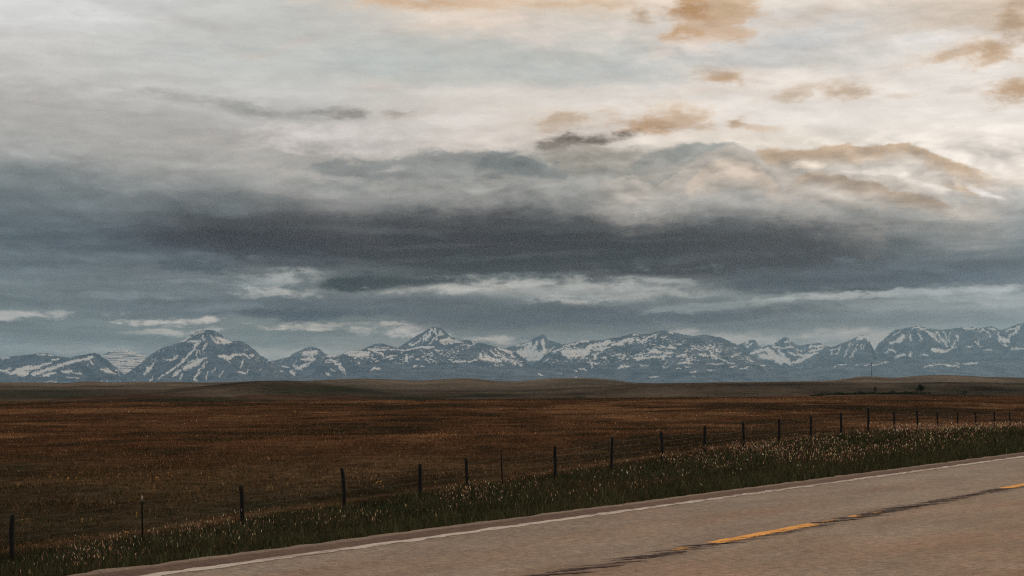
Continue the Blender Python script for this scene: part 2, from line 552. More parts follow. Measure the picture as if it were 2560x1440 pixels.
# ================================================================== GRASS
def grass_mat(name, trans=.35):
    m, k, out = new_mat(name)
    c = k.attr('col')
    d = k.n('ShaderNodeBsdfDiffuse'); tr = k.n('ShaderNodeBsdfTranslucent'); mx = k.n('ShaderNodeMixShader')
    k.put(d.inputs[0], c); k.put(tr.inputs[0], c); mx.inputs[0].default_value = trans
    k.t.links.new(d.outputs[0], mx.inputs[1]); k.t.links.new(tr.outputs[0], mx.inputs[2])
    k.t.links.new(mx.outputs[0], out.inputs[0])
    return m


GM = grass_mat('dry_grass'); VM = grass_mat('green_grass'); SM = grass_mat('seed_heads', .5)


def blades(X, Y, Z, h, w, col, lean=.35, bend=True):
    N = len(X)
    yaw = rng.uniform(0, math.pi, N); la = rng.uniform(0, 2 * math.pi, N); ll = h * lean * rng.uniform(.1, 1, N)
    ax, ay = np.cos(yaw) * w / 2, np.sin(yaw) * w / 2
    lx, ly = np.cos(la) * ll, np.sin(la) * ll
    P = np.zeros((N, 5, 3))
    P[:, 0] = np.stack([X - ax, Y - ay, Z - .02], 1); P[:, 1] = np.stack([X + ax, Y + ay, Z - .02], 1)
    P[:, 2] = np.stack([X + ax * .75 + lx * .35, Y + ay * .75 + ly * .35, Z + h * .55], 1)
    P[:, 3] = np.stack([X - ax * .75 + lx * .35, Y - ay * .75 + ly * .35, Z + h * .55], 1)
    P[:, 4] = np.stack([X + lx, Y + ly, Z + h], 1)
    b = np.arange(N)[:, None] * 5
    tri = np.concatenate([b + np.array([[0, 1, 2]]), b + np.array([[0, 2, 3]]), b + np.array([[3, 2, 4]])], 1).reshape(-1, 3)
    C = np.repeat(col[:, None, :], 5, 1)
    C[:, 4] *= 1.1
    return P.reshape(-1, 3), tri, np.clip(C.reshape(-1, 3), .003, 1)


def view_points(N, y0, y1, half=20, p=1.0):
    """points spread over the ground in front of the camera, thinning with distance"""
    u = rng.uniform(0, 1, N)
    Y = (y0 ** -p + u * (y1 ** -p - y0 ** -p)) ** (-1 / p)
    a = np.radians(rng.uniform(-half, half, N))
    return Y * np.tan(a), Y


# field grass
X, Y = view_points(520000, 34, 330, 19.0, .75)
n, t = nt(X, Y); ok = n > FN + .3
X, Y, n = X[ok], Y[ok], n[ok]
fc = ground_colour(X, Y)
pat = fbm(X * .5, Y * .5, 3, 101); pat2 = fbm(X * .09, Y * .07, 3, 105)
keep = rng.uniform(0, 1, len(X)) < .45 + .9 * (pat + pat2 * .6)
X, Y, n, fc, pat, pat2 = X[keep], Y[keep], n[keep], fc[keep], pat[keep], pat2[keep]
N = len(X)
v = rng.lognormal(-.08, .52, N)[:, None]
col = fc * v * 1.75 * (1 + .7 * np.clip(pat, -.6, .8))[:, None]
st = (rng.uniform(0, 1, N) < .13 + .18 * sst(0, .4, pat2 + .5 * pat))
col[st] = np.array([.165, .083, .036]) * rng.uniform(.6, 1.25, (st.sum(), 1))
gn = (rng.uniform(0, 1, N) < .25 * sst(95, 45, Y) + .06)
col[gn] = np.array([.030, .033, .015]) * rng.uniform(.6, 1.5, (gn.sum(), 1))
h = rng.uniform(.04, .115, N) * (1 + .5 * np.clip(pat, -.5, 1)) * (1 + .6 * sst(120, 320, Y) * .5)
w = np.maximum(.012, Y * .00036) * rng.uniform(.5, 1.8, N)
P, T, C = blades(X, Y, ground(X, Y), h, w, col, 1.0)
tag(mesh_obj('field_grass', P, T, GM, cols={'col': C}), 'short rust brown and straw grass of the open field beyond the fence', 'grass', kind='stuff')

# verge grass: dark green between asphalt and fence
N0 = 260000
n = rng.uniform(13.02, FN + .9, N0); t = rng.uniform(-2, 150, N0) ** 1.0
X, Y = xy(n, t)
px = 1280 + F * X / np.maximum(Y, 1)
ok = (Y > 15) & (px > -250) & (px < 2800) & (rng.uniform(0, 1, N0) < np.clip(60 / np.maximum(Y, 1), .4, 1))
X, Y, n, t = X[ok], Y[ok], n[ok], t[ok]
dn = (sst(13.2, 15.0, n) + .35 * (fbm(X * 1.1, Y * 1.1, 2, 119) > .12)) * (.55 + .9 * (fbm(X * .55, Y * .55, 3, 111) + .3))
ok = rng.uniform(0, 1, len(X)) < np.clip(dn, .12, 1)
X, Y, n, t = X[ok], Y[ok], n[ok], t[ok]; N = len(X)
pat = fbm(X * .45, Y * .45, 4, 115) * 1.3
col = np.array([.032, .034, .0165]) * rng.lognormal(0, .6, N)[:, None] * (1 + .8 * pat)[:, None]
ol = rng.uniform(0, 1, N) < .16 + .25 * pat
col[ol] = np.array([.085, .072, .034]) * rng.uniform(.5, 1.3, (ol.sum(), 1))
dry = rng.uniform(0, 1, N) < .06 + .3 * sst(14.8, 13.3, n)
col[dry] = np.array([.085, .055, .033]) * rng.uniform(.5, 1.2, (dry.sum(), 1))
h = rng.uniform(.07, .25, N) * (.4 + .6 * sst(13.4, 16.5, n)) * (1 + .9 * np.clip(pat, -.7, .9))
w = np.maximum(.010, Y * .00030) * rng.uniform(.6, 1.4, N)
pb = fbm(X * .16, Y * .16, 4, 117)
br = rng.uniform(0, 1, N) < .75 * sst(.05, .4, pb)
col[br] = np.array([.080, .056, .030]) * rng.uniform(.4, 1.3, (br.sum(), 1))
P, T, C = blades(X, Y, ground(X, Y), h, w, col, 1.0)
tag(mesh_obj('verge_grass', P, T, VM, cols={'col': C}), 'dark green grass of the road verge in front of the fence', 'grass', kind='stuff')

# tall dry stems with pale seed heads standing above the verge grass
N0 = 62000
n = rng.uniform(14.2, FN - .2, N0); t = rng.uniform(-2, 150, N0)
X, Y = xy(n, t); px = 1280 + F * X / np.maximum(Y, 1)
cl = 1.15 * fbm(X * .30, Y * .30, 4, 121) + .55 * fbm(X * .06, Y * .06, 2, 125)
band = .08 + .62 * sst(17.0, 22, n) + .35 * sst(95, 60, t) * sst(20, 27, n) - .5 * sst(15.5, 14.2, n)
dens = np.clip((cl - .19 + .09 * sst(58, 95, t)) * 5.0, .03, .75) * np.clip(band, 0.02, 1)
ok = (Y > 15) & (px > -200) & (px < 2750) & (rng.uniform(0, 1, N0) < dens)
X, Y, n, t = X[ok], Y[ok], n[ok], t[ok]; N = len(X)
Z = ground(X, Y)
h = rng.uniform(.16, .50, N) ** 1.0
stem_c = np.array([.085, .057, .033]) * rng.uniform(.5, 1.2, (N, 1))
P1, T1, C1 = blades(X, Y, Z, h * .95, np.maximum(.006, Y * .00016), stem_c, .25)
q = P1.reshape(N, 5, 3)[:, 4]
hw = np.maximum(.010, Y * .00034) * rng.uniform(.6, 1.4, N); hl = rng.uniform(.03, .075, N) * (1 + .4 * sst(40, 90, Y))
yaw = rng.uniform(0, math.pi, N); tx, ty = rng.normal(0, .35, N) * hl, rng.normal(0, .35, N) * hl
ax, ay = np.cos(yaw) * hw / 2, np.sin(yaw) * hw / 2
H = np.zeros((N, 8, 3))
for kq, (sx_, sy_) in enumerate(((ax, ay), (-ay, ax))):
    H[:, kq * 4 + 0] = q - np.stack([tx * .3, ty * .3, hl * .3], 1)
    H[:, kq * 4 + 1] = q + np.stack([sx_ + tx * .2, sy_ + ty * .2, hl * .25], 1)
    H[:, kq * 4 + 2] = q + np.stack([tx, ty, hl], 1)
    H[:, kq * 4 + 3] = q + np.stack([-sx_ + tx * .2, -sy_ + ty * .2, hl * .25], 1)
b = np.arange(N)[:, None] * 8 + len(P1)
T2 = np.concatenate([b + np.array([[0, 1, 2]]), b + np.array([[0, 2, 3]]), b + np.array([[4, 5, 6]]), b + np.array([[4, 6, 7]])], 1).reshape(-1, 3)
hc = np.array([.62, .39, .26]) * rng.lognormal(-.45, .70, (N, 1)) * (1 + rng.normal(0, .06, (N, 3)))
C2 = np.repeat(hc[:, None], 8, 1).reshape(-1, 3)
tag(mesh_obj('seed_grass', np.concatenate([P1, H.reshape(-1, 3)]), np.concatenate([T1, T2]), SM,
             cols={'col': np.clip(np.concatenate([C1, C2]), .003, .85)}),
    'tall dry grass stems with pale tan seed heads along the verge', 'grass', kind='stuff')

# small yellow flowers in the near field
fm, k, out = new_mat('yellow_petals')
d = k.n('ShaderNodeBsdfDiffuse'); k.put(d.inputs[0], k.mix(k.noise(k.coord(), 3, 2), (.62, .33, .06), (.70, .46, .16)))
k.t.links.new(d.outputs[0], out.inputs[0])
FL = [(168, 1195), (172, 1197), (190, 1195), (386, 1194), (392, 1193), (396, 1195), (430, 1189), (205, 1298), (212, 1298), (227, 1298), (318, 1331), (322, 1332),
      (51, 1300), (72, 1298), (20, 1307), (667, 1217), (675, 1219), (680, 1218), (749, 1218), (940, 1207), (944, 1205), (949, 1204), (955, 1204), (958, 1216), (344, 1284), (419, 1183),
      (808, 1195), (1065, 1160), (1090, 1206), (47, 1212), (120, 1192), (573, 1295), (1128, 1214), (372, 1206), (390, 1218), (525, 1193), (720, 1209)]
s = Shape()
for x, y in FL:
    Yd = 60.0
    for _ in range(30):                                   # where that line of sight meets the field
        X = (x - 1280) / F * Yd; zg = float(ground(X, Yd)) + .12
        Yd = F * (EYE - zg) / (y - HZ)
    for q in range(1):
        cx, cy = (x - 1280) / F * Yd + rng.normal(0, .03), Yd + rng.normal(0, .05)
        s.tube([(cx, cy, zg - .14), (cx, cy, zg + .0)], [.004, .003], 3, 0, False)
        for a in range(6):
            an = a * math.pi / 3 + rng.uniform(0, .5)
            u = Vector((math.cos(an), math.sin(an), .5)) * .020; v = Vector((-math.sin(an), math.cos(an), .6)) * .020
            s.leaf(Vector((cx, cy, zg)) + u, u, v)
tag(s.build('wildflower', fm), 'tiny yellow wildflowers scattered through the near field grass', 'flowers', kind='stuff')

# ================================================================== TREES, SHRUBS, MASTS
lm, k, out = new_mat('dark_foliage')
c = k.mix(k.rng(k.noise(k.coord(), 2.2, 3, .6), .35, .65), (.009, .018, .010), (.028, .044, .022))
d = k.n('ShaderNodeBsdfDiffuse'); tr = k.n('ShaderNodeBsdfTranslucent'); mx = k.n('ShaderNodeMixShader'); mx.inputs[0].default_value = .25
k.put(d.inputs[0], c); k.put(tr.inputs[0], c)
k.t.links.new(d.outputs[0], mx.inputs[1]); k.t.links.new(tr.outputs[0], mx.inputs[2]); k.t.links.new(mx.outputs[0], out.inputs[0])
bm_, k, out = new_mat('bark')
principled(k, out, k.mix(k.noise(k.map(k.coord(), (12, 12, 2)), 1, 4), (.03, .022, .018), (.08, .06, .048)), .9, .1)


def spot(x, Yd):
    X = (x - 1280) / F * Yd
    return X, Yd, float(ground(X, Yd))


def bush(name, label, cat, x, Yd, wpx, hpx, trunk=.0, group=None, clumps=14, seed=0):
    X, Y, Z = spot(x, Yd); sc = Yd / F
    W, H = wpx * sc, hpx * sc
    rg = np.random.default_rng(seed)
    root = empty(name, (X, Y, Z - .03)); tag(root, label, cat, group)
    s = Shape(); tz = H * trunk
    if trunk:
        s.tube([(0, 0, -.1), (.02 * H, 0, H * .3), (-.02 * H, .01 * H, H * .6), (.01 * H, 0, H * .85)], [H * .05, H * .04, H * .025, H * .01], 8)
        for q in range(5):
            a = q * 1.3; z0 = H * (.28 + .08 * q)
            s.tube([(0, 0, z0), (math.cos(a) * W * .18, math.sin(a) * W * .18, z0 + H * .14), (math.cos(a) * W * .32, math.sin(a) * W * .32, z0 + H * .2)], [H * .022, H * .014, H * .006], 6)
    else:
        for q in range(7):
            a = q * .9
            s.tube([(0, 0, -.05), (math.cos(a) * W * .15, math.sin(a) * W * .12, H * .3), (math.cos(a) * W * .3, math.sin(a) * W * .25, H * .7)], [H * .03, H * .02, H * .008], 5)
    s.build('trunk' if trunk else 'stems', bm_, root)
    lf = Shape()
    for q in range(clumps):
        a = rg.uniform(0, 6.28); r = rg.uniform(0, .42) ** .8
        f = rg.uniform(0, 1)
        cz = tz + (H - tz) * (.12 + .76 * f); shrink = (1 - .55 * f) if trunk else (1 - .35 * f)
        cx, cy = math.cos(a) * r * W * shrink, math.sin(a) * r * W * .8 * shrink
        cr = min(W, H) * rg.uniform(.13, .24)
        for _ in range(60):
            p = rg.normal(0, .55, 3); p = p / max(1, np.linalg.norm(p))
            u = Vector(rg.normal(0, 1, 3)).normalized() * cr * .20; v = u.cross(Vector(rg.normal(0, 1, 3))).normalized() * cr * .20
            lf.leaf((cx + p[0] * cr, cy + p[1] * cr, max(.05, cz + p[2] * cr)), u, v)
    lf.build('crown' if trunk else 'foliage', lm, root)
    return root


bush('tree', 'tallest dark green tree at the right end of the distant hedge', 'tree', 2301, 655, 22, 24, .22, None, 26, 1)
bush('tree', 'small narrow dark tree rising from the middle of the distant hedge', 'tree', 2188, 655, 12, 20, .2, None, 16, 2)
g1 = 'shrubs around the distant hedge'
bush('shrub', 'wide low dark green shrub standing alone right of the tallest distant tree', 'shrub', 2410, 660, 36, 10, 0, g1, 26, 3)
bush('shrub', 'pale green bush at the left end of the distant hedge', 'shrub', 2052, 650, 16, 8, 0, g1, 14, 4)
bush('shrub', 'small round bush left of the narrow tree in the distant hedge', 'shrub', 2150, 652, 9, 8, 0, g1, 10, 5)
bush('shrub', 'bush between the two distant trees, nearer the narrow one', 'shrub', 2232, 652, 15, 8, 0, g1, 14, 6)
bush('shrub', 'bush between the two distant trees, nearer the tall one', 'shrub', 2262, 652, 12, 7, 0, g1, 12, 7)
bush('shrub', 'tiny dark shrub at the far right, beyond the wide low shrub', 'shrub', 2450, 662, 16, 5, 0, g1, 10, 8)
hd = empty('hedge', spot(2170, 640)); tag(hd, 'long low dark green hedge below the two distant trees', 'hedge')
lf = Shape(); stx = Shape(); hl0 = Vector(hd.location)
for q in range(260):
    x = rng.uniform(2030, 2330); Yd = 640 + rng.normal(0, 3) - 10 * max(0, (2120 - x) / 90)
    X, Y, Z = spot(x, Yd); H = (5.6 + 3.6 * float(gnoise(x * .05, 0.3, 4))) * Yd / F * (.45 + .55 * sst(2030, 2110, x))
    for _ in range(30):
        p = rng.normal(0, 1, 3) * (.5, .5, .28)
        u = Vector(rng.normal(0, 1, 3)).normalized() * .16; v = u.cross(Vector(rng.normal(0, 1, 3))).normalized() * .16
        lf.leaf(Vector((X + p[0], Y + p[1], Z + max(.03, H * .5 + p[2] * H))) - hl0, u, v)
lf.build('foliage', lm, hd)

mm, k, out = new_mat('mast_steel')
principled(k, out, k.mix(k.noise(k.coord(), 1, 3), (.03, .03, .032), (.06, .06, .062)), .6, .4)
X, Y, Z = spot(2179, 2560); H = 36 * 2560 / F
ma = empty('radio_mast', (X, Y, Z)); tag(ma, 'tall thin dark mast with small antennas on the crest of the right hill', 'mast')
s = Shape()
for a in range(3):                                       # lattice legs and braces
    an = a * 2.094 + .3; an2 = an + 2.094
    p = lambda f, q: (math.cos(q) * (.5 - .35 * f), math.sin(q) * (.5 - .35 * f), f * H)
    s.tube([p(0, an), p(.5, an), p(.96, an)], [.11, .09, .07], 6)
    for j in range(12):
        s.tube([p(j / 12.5, an), p((j + 1) / 12.5, an2)], [.04, .04], 4)
s.build('lattice', mm, ma)
s = Shape(); s.tube([(0, 0, H * .94), (0, 0, H * 1.04)], [.12, .05], 6); s.build('aerial', mm, ma)
for hz_, wd in ((.90, 1.8), (.80, 1.3)):
    s = Shape(); s.box((0, 0, H * hz_), (wd, .3, .5)); s.tube([(-wd / 2, 0, H * hz_ - .8), (-wd / 2, 0, H * hz_ + .8)], [.2, .2], 6); s.tube([(wd / 2, 0, H * hz_ - .8), (wd / 2, 0, H * hz_ + .8)], [.2, .2], 6)
    s.build('antenna', mm, ma)
s = Shape(); s.tube([(.5, -.9, H * .27), (.5, -.55, H * .27)], [.75, .6], 14); s.build('dish', mm, ma)
X, Y, Z = spot(1408, 2560); H = 15 * 2560 / F
po = empty('utility_pole', (X, Y, Z)); tag(po, 'faint utility pole on the low central hill below the snowy mountains', 'pole')
s = Shape(); s.tube([(0, 0, -.3), (0, 0, H * .5), (.05, 0, H)], [.28, .24, .18], 8); s.build('pole', wm, po)
s = Shape(); s.box((0, -.25, H * .9), (2.4, .2, .2)); s.build('crossarm', wm, po)

# ================================================================== MOUNTAINS
rm, k, out = new_mat('rock_and_snow')
sn = k.attr('snow', True); geo = k.n('ShaderNodeNewGeometry'); pz = k.sep(geo.outputs['Position'])
strata = k.noise(k.xyz(k.m('MULTIPLY', pz[0], .0008), k.m('MULTIPLY', pz[1], .0008), k.m('MULTIPLY', pz[2], .03)), 1.0, 4, .6)
rk = k.noise(k.xyz(k.m('MULTIPLY', pz[0], .004), k.m('MULTIPLY', pz[1], .004), k.m('MULTIPLY', pz[2], .002)), 1.0, 5, .6)
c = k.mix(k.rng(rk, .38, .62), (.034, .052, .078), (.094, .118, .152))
c = k.mix(1.0, c, k.rng(strata, .3, .7, .8, 1.2), 'MULTIPLY')
c = k.mix(sn, c, (.70, .69, .67))
principled(k, out, c, .9, .1)


def P4(crop, pts):     # read off a 4x enlargement of one quarter of the range
    return [(crop * 640 + x / 4, 780 + y / 4) for x, y in pts]


def S4(crop, segs):
    return [(crop * 640 + a / 4, 780 + b / 4, crop * 640 + c / 4, 780 + d / 4, w / 4) for a, b, c, d, w in segs]


def mountain(ridge, dist, snow=(), width=3200, seed=0, base_snow=-1.3, gully=.0, rough=1.0, bands=0.0, flecks=.0):
    ridge = sorted(ridge)
    rx = np.array([p[0] for p in ridge]); ry = np.array([p[1] for p in ridge])
    x0, x1 = rx[0], rx[-1]
    nc = int((x1 - x0) * 1.0) + 40
    px = np.linspace(x0 - 10, x1 + 10, nc)
    X = (px - 1280) / F * dist
    y = np.interp(px, rx, ry)
    jag = fbm(px * .22, px * 0 + seed, 4, seed) * 2.6 * rough + fbm(px * .06, px * 0, 2, seed + 3) * 1.2
    zr = (HZ - y + jag) / F * dist
    zr = zr * sst(x0 - 10, x0 + 3, px) * sst(x1 + 10, x1 - 3, px) + EYE
    vf = np.linspace(0, 1, 90) ** 1.15; vb = np.linspace(0, 1, 14)[1:]
    Hh = max(zr.max(), 200)
    rows = []
    for sgn, vs in ((-1, vb[::-1]), (1, vf)):
        for v in vs:
            wv = width * (1.0 if sgn > 0 else .8)
            Yv = dist - sgn * v * wv * (1 + .12 * fbm(X / 1500, X * 0 + v, 2, seed + 9))
            # the crest line smooths out as it comes down; spurs and gullies run down the fall line
            sp = fbm(X / 620 + .4 * fbm(X / 900, X * 0 + v * 2.0, 2, seed + 5), X * 0 + v * 1.1 * sgn, 4, seed + 21)
            rg_ = ridged(X / 420 + .25 * sp, X * 0 + v * .9 * sgn + 3, 3, seed + 31)
            e = math.sin(math.pi * min(v * 1.05, 1)) ** .8 if v > 0 else 0
            z = zr * (1 - v) ** 1.12 + Hh * e * (.13 * sp + .075 * rg_ - .05)
            rows.append((X.copy(), Yv, np.minimum(z, zr * (1 - .0 * v) if v > 0 else z) - 60 * v))
    VX = np.stack([r[0] for r in rows]).ravel(); VY = np.stack([r[1] for r in rows]).ravel(); VZ = np.stack([r[2] for r in rows]).ravel()
    # snow lies in patches: bands, couloirs and bowls, with ragged edges
    qx = 1280 + F * VX / VY; qy = HZ - F * (VZ - EYE) / VY
    wx = qx + 7 * fbm(qx * .07, qy * .09, 2, seed + 91) + 4.0 * fbm(qx * .28, qy * .3, 2, seed + 93)
    wy = qy + 4 * fbm(qx * .06, qy * .09, 2, seed + 95) + 3.0 * fbm(qx * .3, qy * .33, 2, seed + 97)
    S = np.full(len(qx), base_snow, float)
    for a, b, c_, d_, w in snow:
        dx, dy = c_ - a, d_ - b
        L = dx * dx + dy * dy + 1e-6
        m = (qx > min(a, c_) - 25) & (qx < max(a, c_) + 25)
        tt = np.clip(((wx[m] - a) * dx + (wy[m] - b) * dy) / L, 0, 1)
        dd = np.hypot(wx[m] - a - tt * dx, wy[m] - b - tt * dy)
        S[m] = np.maximum(S[m], 1 - dd / ((w * .86 + .3) * (.55 + .45 * np.sin(math.pi * np.clip(.12 + .76 * tt, 0, 1)))))
    n1 = fbm(qx * .16, qy * .30, 4, seed + 51); n2 = fbm(qx * .40, qy * .75, 4, seed + 55, .65)
    S = np.clip(S, -1.6, 1) + .85 * n1 + .65 * n2
    if gully:
        gl = ridged(qx * .085 + .05 * (qy - 880) * np.sign(gnoise(qx * .01, qx * 0, seed + 61)), qy * .02, 3, seed + 63)
        top = np.interp(qx, rx, ry); dep = np.clip((qy - top) / 55, 0, 1)
        S = np.maximum(S, (gl - .80) * 4.0 * gully - 1.2 * sst(.45, .9, dep) + .9 * n2 + .5 * n1 - .12)
    if flecks:
        fl_ = fbm(qx * .10 + .05 * qy, qy * .42, 4, seed + 81, .6) + .35 * gnoise(qx * .02, qy * .05, seed + 83)
        top = np.interp(qx, rx, ry)
        S = np.maximum(S, (fl_ - .36 + .12 * (1 - flecks)) * 6 - 2 * sst(12, 4, qy - top) - 3 * sst(903, 921, qy))
    if bands:
        S = S - bands * sst(.1, .5, gnoise(qx * .02, qy * .42, seed + 71))
    snow_v = sst(-.16, .42, S)
    o = mesh_obj('mountain', np.stack([VX, VY, VZ], 1), grid_faces(len(rows), nc), rm, smooth=True, cols={'snow': snow_v})
    return tag(o, kind='structure')



# left plateau and the slab in front of it
mountain([(-120, 905), (-40, 898)] + P4(0, [(0, 458), (110, 445), (300, 425), (380, 415), (470, 411), (530, 430), (600, 445), (700, 455), (800, 470), (1000, 560), (1150, 700)]), 33500,
         S4(0, [(0, 465, 100, 462, 8), (380, 430, 460, 418, 9), (480, 435, 520, 432, 6), (520, 478, 590, 470, 10), (190, 445, 200, 443, 5), (0, 580, 130, 620, 14),
                (50, 585, 110, 565, 5), (130, 600, 280, 620, 30), (170, 580, 400, 545, 32), (270, 640, 275, 670, 14), (400, 540, 520, 500, 9)]), 3200, 1)
mountain(P4(0, [(240, 700), (270, 662), (320, 610), (480, 541), (620, 482), (760, 440), (880, 420), (950, 408), (1000, 425), (1020, 450), (1090, 490), (1120, 540), (1170, 570), (1200, 610), (1290, 660), (1340, 700)]), 30500,
         S4(0, [(340, 620, 620, 530, 26), (620, 525, 930, 452, 18), (420, 640, 560, 605, 16), (640, 600, 720, 590, 22), (720, 605, 830, 620, 7), (900, 490, 930, 525, 9), (880, 530, 890, 540, 5),
                (1000, 575, 1130, 610, 16), (1060, 560, 1150, 615, 9), (1160, 580, 1200, 645, 6), (670, 650, 800, 660, 5), (450, 700, 570, 697, 4)]), 2600, 2)
# far snow pyramid behind
mountain(P4(0, [(900, 520), (980, 445), (1030, 430), (1100, 390), (1180, 380), (1260, 372), (1350, 405), (1480, 440), (1620, 520)]), 41000, (), 3200, 3, .45, bands=1.6, rough=.6)
# the big horn
mountain(P4(0, [(1250, 700), (1290, 650), (1330, 600), (1400, 530), (1450, 470), (1550, 400), (1620, 360), (1680, 340), (1780, 310), (1850, 270), (1900, 235), (1960, 200), (2060, 176), (2120, 178), (2170, 200), (2220, 225), (2250, 270),
                (2320, 290), (2400, 288), (2470, 320), (2560, 390), (2600, 430), (2660, 465), (2720, 490), (2800, 540), (2890, 600), (2960, 660), (3010, 700)]), 30000,
         S4(0, [(2030, 225, 2025, 280, 8), (1985, 300, 1940, 370, 22), (1940, 370, 1820, 500, 14), (1830, 500, 1660, 620, 12), (1900, 250, 1800, 300, 10), (1880, 300, 1990, 290, 14), (2110, 240, 2180, 320, 14), (2170, 260, 2300, 300, 20),
                (2200, 300, 2280, 310, 12), (2050, 330, 2040, 400, 6), (2080, 320, 2050, 340, 6), (1850, 560, 2010, 490, 32), (1880, 500, 2080, 450, 9), (1740, 640, 1800, 580, 17), (2200, 440, 2300, 460, 20), (2260, 470, 2300, 500, 10),
                (2300, 440, 2430, 420, 12), (2430, 420, 2500, 460, 9), (2420, 480, 2415, 560, 6), (2380, 600, 2470, 610, 9), (2470, 600, 2490, 570, 6), (1500, 540, 1470, 600, 18), (1530, 520, 1500, 560, 12), (1440, 630, 1460, 600, 7),
                (2060, 500, 1990, 590, 7), (2000, 600, 1930, 680, 9), (2080, 600, 2060, 680, 8), (2150, 560, 2130, 600, 7), (2230, 580, 2190, 650, 8), (1820, 610, 1810, 680, 7), (1500, 690, 1530, 650, 9), (1580, 670, 1640, 620, 8),
                (1970, 380, 1975, 440, 6), (1990, 380, 2000, 430, 5), (2040, 370, 2030, 430, 5), (1940, 680, 1960, 690, 12), (1650, 480, 1720, 480, 6), (1780, 440, 1700, 490, 8), (1930, 230, 2050, 190, 6),
                (2660, 465, 2790, 500, 9), (2600, 560, 2595, 590, 4), (2500, 430, 2540, 440, 6)]), 3000, 4, -1.1, gully=.75)
# butte
mountain(P4(1, [(60, 560), (160, 490), (240, 470), (330, 450), (380, 410), (450, 380), (500, 358), (550, 346), (600, 358), (640, 370), (680, 410), (720, 430), (800, 480), (900, 600)]), 34500,
         S4(1, [(470, 420, 600, 400, 32), (460, 470, 590, 470, 24), (400, 570, 500, 540, 16), (340, 590, 380, 620, 26), (430, 550, 560, 500, 9), (370, 520, 410, 560, 6), (280, 545, 340, 545, 6), (560, 440, 560, 400, 24),
                (100, 470, 160, 500, 11), (200, 530, 240, 545, 10), (250, 545, 330, 545, 8), (200, 625, 270, 635, 6)]), 2600, 5, -1.2, gully=.2)
# small rocky top and the central massif
mountain(P4(1, [(980, 420), (1060, 375), (1130, 343), (1210, 318), (1270, 316), (1310, 330), (1380, 350), (1450, 365), (1520, 420)]), 31000, S4(1, [(1130, 380, 1300, 375, 12), (1180, 350, 1330, 352, 3)]), 1800, 6, -1.1, rough=1.5)
mountain(P4(1, [(600, 640), (660, 520), (700, 437), (780, 435), (850, 430), (900, 395), (1000, 385), (1100, 382), (1250, 371), (1400, 368), (1500, 366), (1620, 345), (1780, 335), (1900, 310), (2000, 290), (2060, 288), (2110, 277), (2200, 300), (2300, 320),
                (2400, 345), (2500, 370), (2580, 395), (2620, 420), (2680, 465), (2700, 510), (2760, 550), (2860, 575), (2960, 640), (3040, 700)]), 28000,
         S4(1, [(870, 410, 960, 405, 16), (940, 430, 1120, 425, 24), (960, 395, 1130, 405, 11), (740, 470, 800, 500, 12), (780, 490, 850, 560, 13), (830, 510, 880, 590, 12), (870, 600, 878, 625, 5), (700, 440, 830, 440, 9), (1130, 380, 1300, 375, 13),
                (1180, 400, 1270, 420, 11), (1290, 372, 1480, 380, 9), (1280, 465, 1400, 428, 8), (1345, 468, 1370, 455, 7), (1510, 440, 1510, 480, 24), (1550, 445, 1560, 450, 9), (1500, 380, 1620, 355, 11), (1620, 350, 1780, 352, 12),
                (1780, 375, 1850, 388, 6), (1700, 420, 1760, 418, 6), (1590, 470, 1640, 480, 9), (1150, 590, 1190, 550, 8), (1160, 570, 1250, 565, 8), (1030, 520, 1025, 515, 10), (700, 610, 740, 630, 11), (740, 570, 780, 590, 6),
                (1480, 575, 1550, 570, 12), (1540, 560, 1545, 590, 9), (1570, 540, 1630, 540, 9), (1660, 545, 1700, 550, 8), (2240, 420, 2260, 460, 12), (2240, 465, 2450, 490, 17), (2300, 440, 2380, 470, 12), (2340, 390, 2500, 480, 11),
                (2380, 370, 2560, 500, 7), (2430, 362, 2560, 420, 11), (2480, 372, 2560, 400, 7), (1970, 500, 2080, 495, 8), (2100, 495, 2200, 480, 6), (2180, 590, 2210, 570, 11), (2210, 570, 2300, 558, 8), (2330, 575, 2370, 555, 5),
                (2450, 570, 2490, 560, 9), (2390, 595, 2420, 590, 6), (2390, 530, 2470, 530, 6), (2130, 575, 2130, 580, 5), (1190, 488, 1240, 490, 3), (1860, 310, 2060, 300, 12), (1860, 325, 1910, 325, 9), (2080, 325, 2090, 325, 7), (2170, 305, 2200, 308, 5)])
         + S4(2, [(0, 430, 20, 450, 11), (0, 490, 40, 520, 11), (0, 550, 40, 555, 8), (60, 510, 120, 540, 6)]), 3200, 7, flecks=.1)
mountain(P4(1, [(1340, 420), (1420, 357), (1500, 305), (1600, 240), (1680, 195), (1750, 154), (1790, 148), (1850, 156), (1900, 200), (1940, 245), (2000, 270), (2080, 300), (2200, 380)]), 30000,
         S4(1, [(1760, 180, 1700, 280, 22), (1790, 165, 1800, 230, 17), (1700, 220, 1660, 300, 12), (1800, 230, 1740, 320, 10), (1850, 200, 1800, 280, 10), (1840, 290, 1920, 270, 20), (1860, 310, 2060, 300, 10), (1930, 270, 2000, 290, 12),
                (1520, 330, 1600, 320, 9), (1570, 290, 1540, 330, 6), (1640, 260, 1600, 320, 5), (1840, 230, 1880, 215, 5)]), 2000, 8, -1.2, rough=.5)
